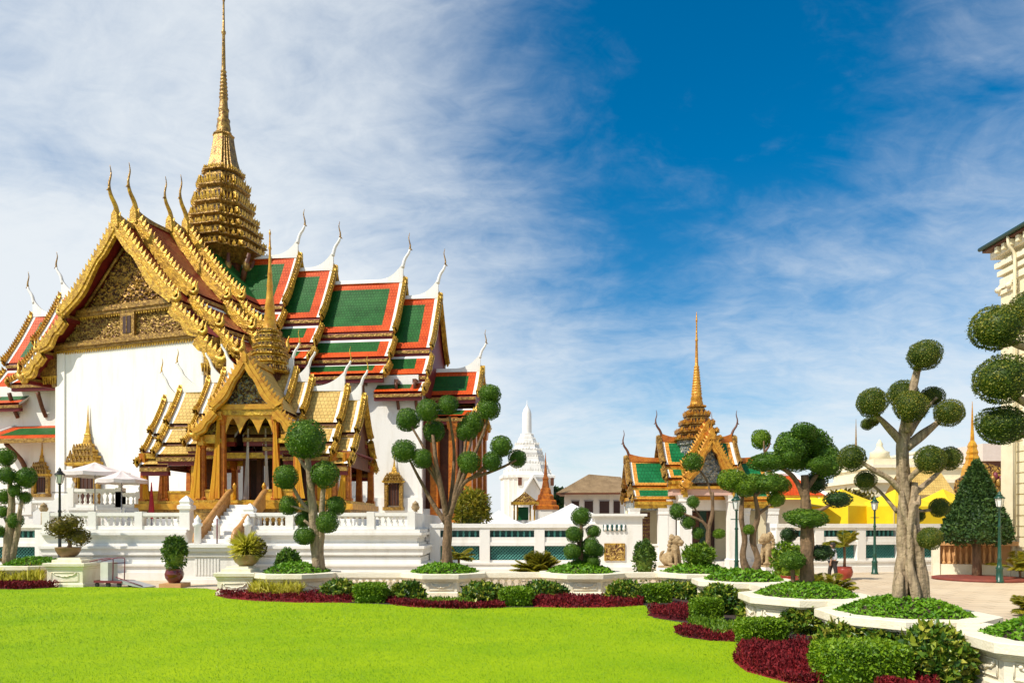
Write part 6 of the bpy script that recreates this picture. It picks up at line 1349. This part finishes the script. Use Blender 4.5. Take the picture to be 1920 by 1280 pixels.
# ---------------------------------------------------------------- person
def person(label, x, y, z, rz, h=1.68):
    root = thing('person', label, 'person', (x, y, z), rz); s = h/1.70
    V = []; E = []; R = []
    def chain(pts, par=None):
        last = par
        for p, r in pts:
            V.append(tuple(Vector(p)*s)); R.append(r*s); i = len(V)-1
            if last is not None: E.append((last, i))
            last = i
        return last
    pel = chain([((0, 0, .94), .135)]); ch = chain([((0, 0, 1.10), .125), ((.01, 0, 1.28), .145), ((0, 0, 1.40), .10)], pel); nk = chain([((.01, 0, 1.47), .052)], ch)
    chain([((.03, 0, 1.54), .085), ((.035, 0, 1.60), .098), ((.02, 0, 1.67), .075)], nk)
    chain([((.11, 0, 1.575), .018), ((.135, 0, 1.56), .012)], len(V)-2)
    for sg, fw in ((-1, .20), (1, -.16)):
        e = chain([((0, sg*.17, 1.39), .062), ((-fw*.2, sg*.23, 1.26), .046), ((-fw*.3, sg*.255, 1.11), .040), ((-fw*.1+.03, sg*.26, .98), .032), ((.06, sg*.255, .88), .024), ((.075, sg*.25, .83), .03)], ch)
        for q in range(4): chain([((.075+.02*(q-1.5), sg*.252, .785-.004*abs(q-1)), .010), ((.085+.02*(q-1.5), sg*.242, .745-.006*abs(q-1)), .009), ((.085+.02*(q-1.5), sg*.232, .72-.006*abs(q-1)), .007)], e)
        chain([((.105, sg*.235, .81), .011), ((.12, sg*.222, .775), .009)], e)
        k = chain([((fw*.3, sg*.085, .86), .088), ((fw*.75, sg*.09, .50), .060), ((fw*.8, sg*.09, .28), .052), ((fw*1.0-.04*(fw < 0), sg*.09, .085), .038)], pel); chain([((fw+.09, sg*.095, .045), .036), ((fw+.17, sg*.10, .035), .026)], k)
    me = bpy.data.meshes.new('body'); me.from_pydata(V, E, []); me.materials.append(SKIN); o = bpy.data.objects.new('body', me); COL.objects.link(o); o.parent = root
    m = o.modifiers.new('skin', 'SKIN'); m.use_smooth_shade = True
    for i, r in enumerate(R): me.skin_vertices[0].data[i].radius = (r, r); me.skin_vertices[0].data[i].use_root = (i == 0)
    o.modifiers.new('sub', 'SUBSURF').levels = 2; o.modifiers['sub'].render_levels = 2
    def garment(name, segs, mat):
        V2, E2, R2 = [], [], []
        for chain_ in segs:
            last = None
            for p, r in chain_:
                key = tuple(round(c*s, 5) for c in p)
                if key in V2: i = V2.index(key)
                else: V2.append(key); R2.append(r*s); i = len(V2)-1
                if last is not None and last != i: E2.append((last, i))
                last = i
        me = bpy.data.meshes.new(name); me.from_pydata(V2, E2, []); me.materials.append(mat); g = bpy.data.objects.new(name, me); COL.objects.link(g); g.parent = root
        m = g.modifiers.new('skin', 'SKIN'); m.use_smooth_shade = True
        for i, r in enumerate(R2): me.skin_vertices[0].data[i].radius = (r, r); me.skin_vertices[0].data[i].use_root = (i == 0)
        g.modifiers.new('sub', 'SUBSURF').levels = 2; g.modifiers['sub'].render_levels = 2
    sh = [[((0, 0, .88), .185), ((0, 0, 1.10), .18), ((.01, 0, 1.28), .20), ((0, 0, 1.41), .115)]]
    for sg, fw in ((-1, .20), (1, -.16)): sh.append([((.01, 0, 1.28), .20), ((0, sg*.17, 1.375), .095), ((-fw*.2, sg*.23, 1.26), .078), ((-fw*.3, sg*.255, 1.13), .068)])
    garment('shirt', sh, SHIRT)
    tr = []
    for sg, fw in ((-1, .20), (1, -.16)): tr.append([((0, 0, .93), .15), ((fw*.3, sg*.085, .84), .108), ((fw*.75, sg*.09, .50), .080), ((fw*.8, sg*.09, .28), .072), ((fw*1.0-.04*(fw < 0), sg*.09, .10), .066)])
    garment('trousers', tr, TROUS)
    mb = MB(); mb.lathe([(1.60*s, .108*s), (1.66*s, .104*s), (1.71*s, .07*s), (1.725*s, .01*s)], simple('dark_hair', (.02, .015, .012), None, .6), (.012*s, 0, 0), n=14); mb.lathe([(1.50*s, .06*s), (1.56*s, .092*s), (1.62*s, .10*s)], TROUS, (-.015*s, 0, 0), n=12); mb.build('hair', root)
    for sg in (-1, 1):
        mb = MB(); mb.tube([(.10*s, sg*.035*s, 1.60*s), (.118*s, sg*.035*s, 1.60*s)], [.012*s, .008*s], TROUS, 6); mb.build('eye', root)
        mb = MB(); mb.ball((.03*s, sg*.098*s, 1.575*s), .025*s, SKIN, 8, 6, sx=.7, sy=.4, sz=1.2); mb.build('ear', root)
    mb = MB(); mb.box(.105*s, .118*s, -.025*s, .025*s, 1.525*s, 1.533*s, MAROON); mb.build('mouth', root)
    return root
person('person in white shirt and dark trousers walking by the lattice wall', P(1562, 1000, 31.6).x, 31.6, 0, radians(150))
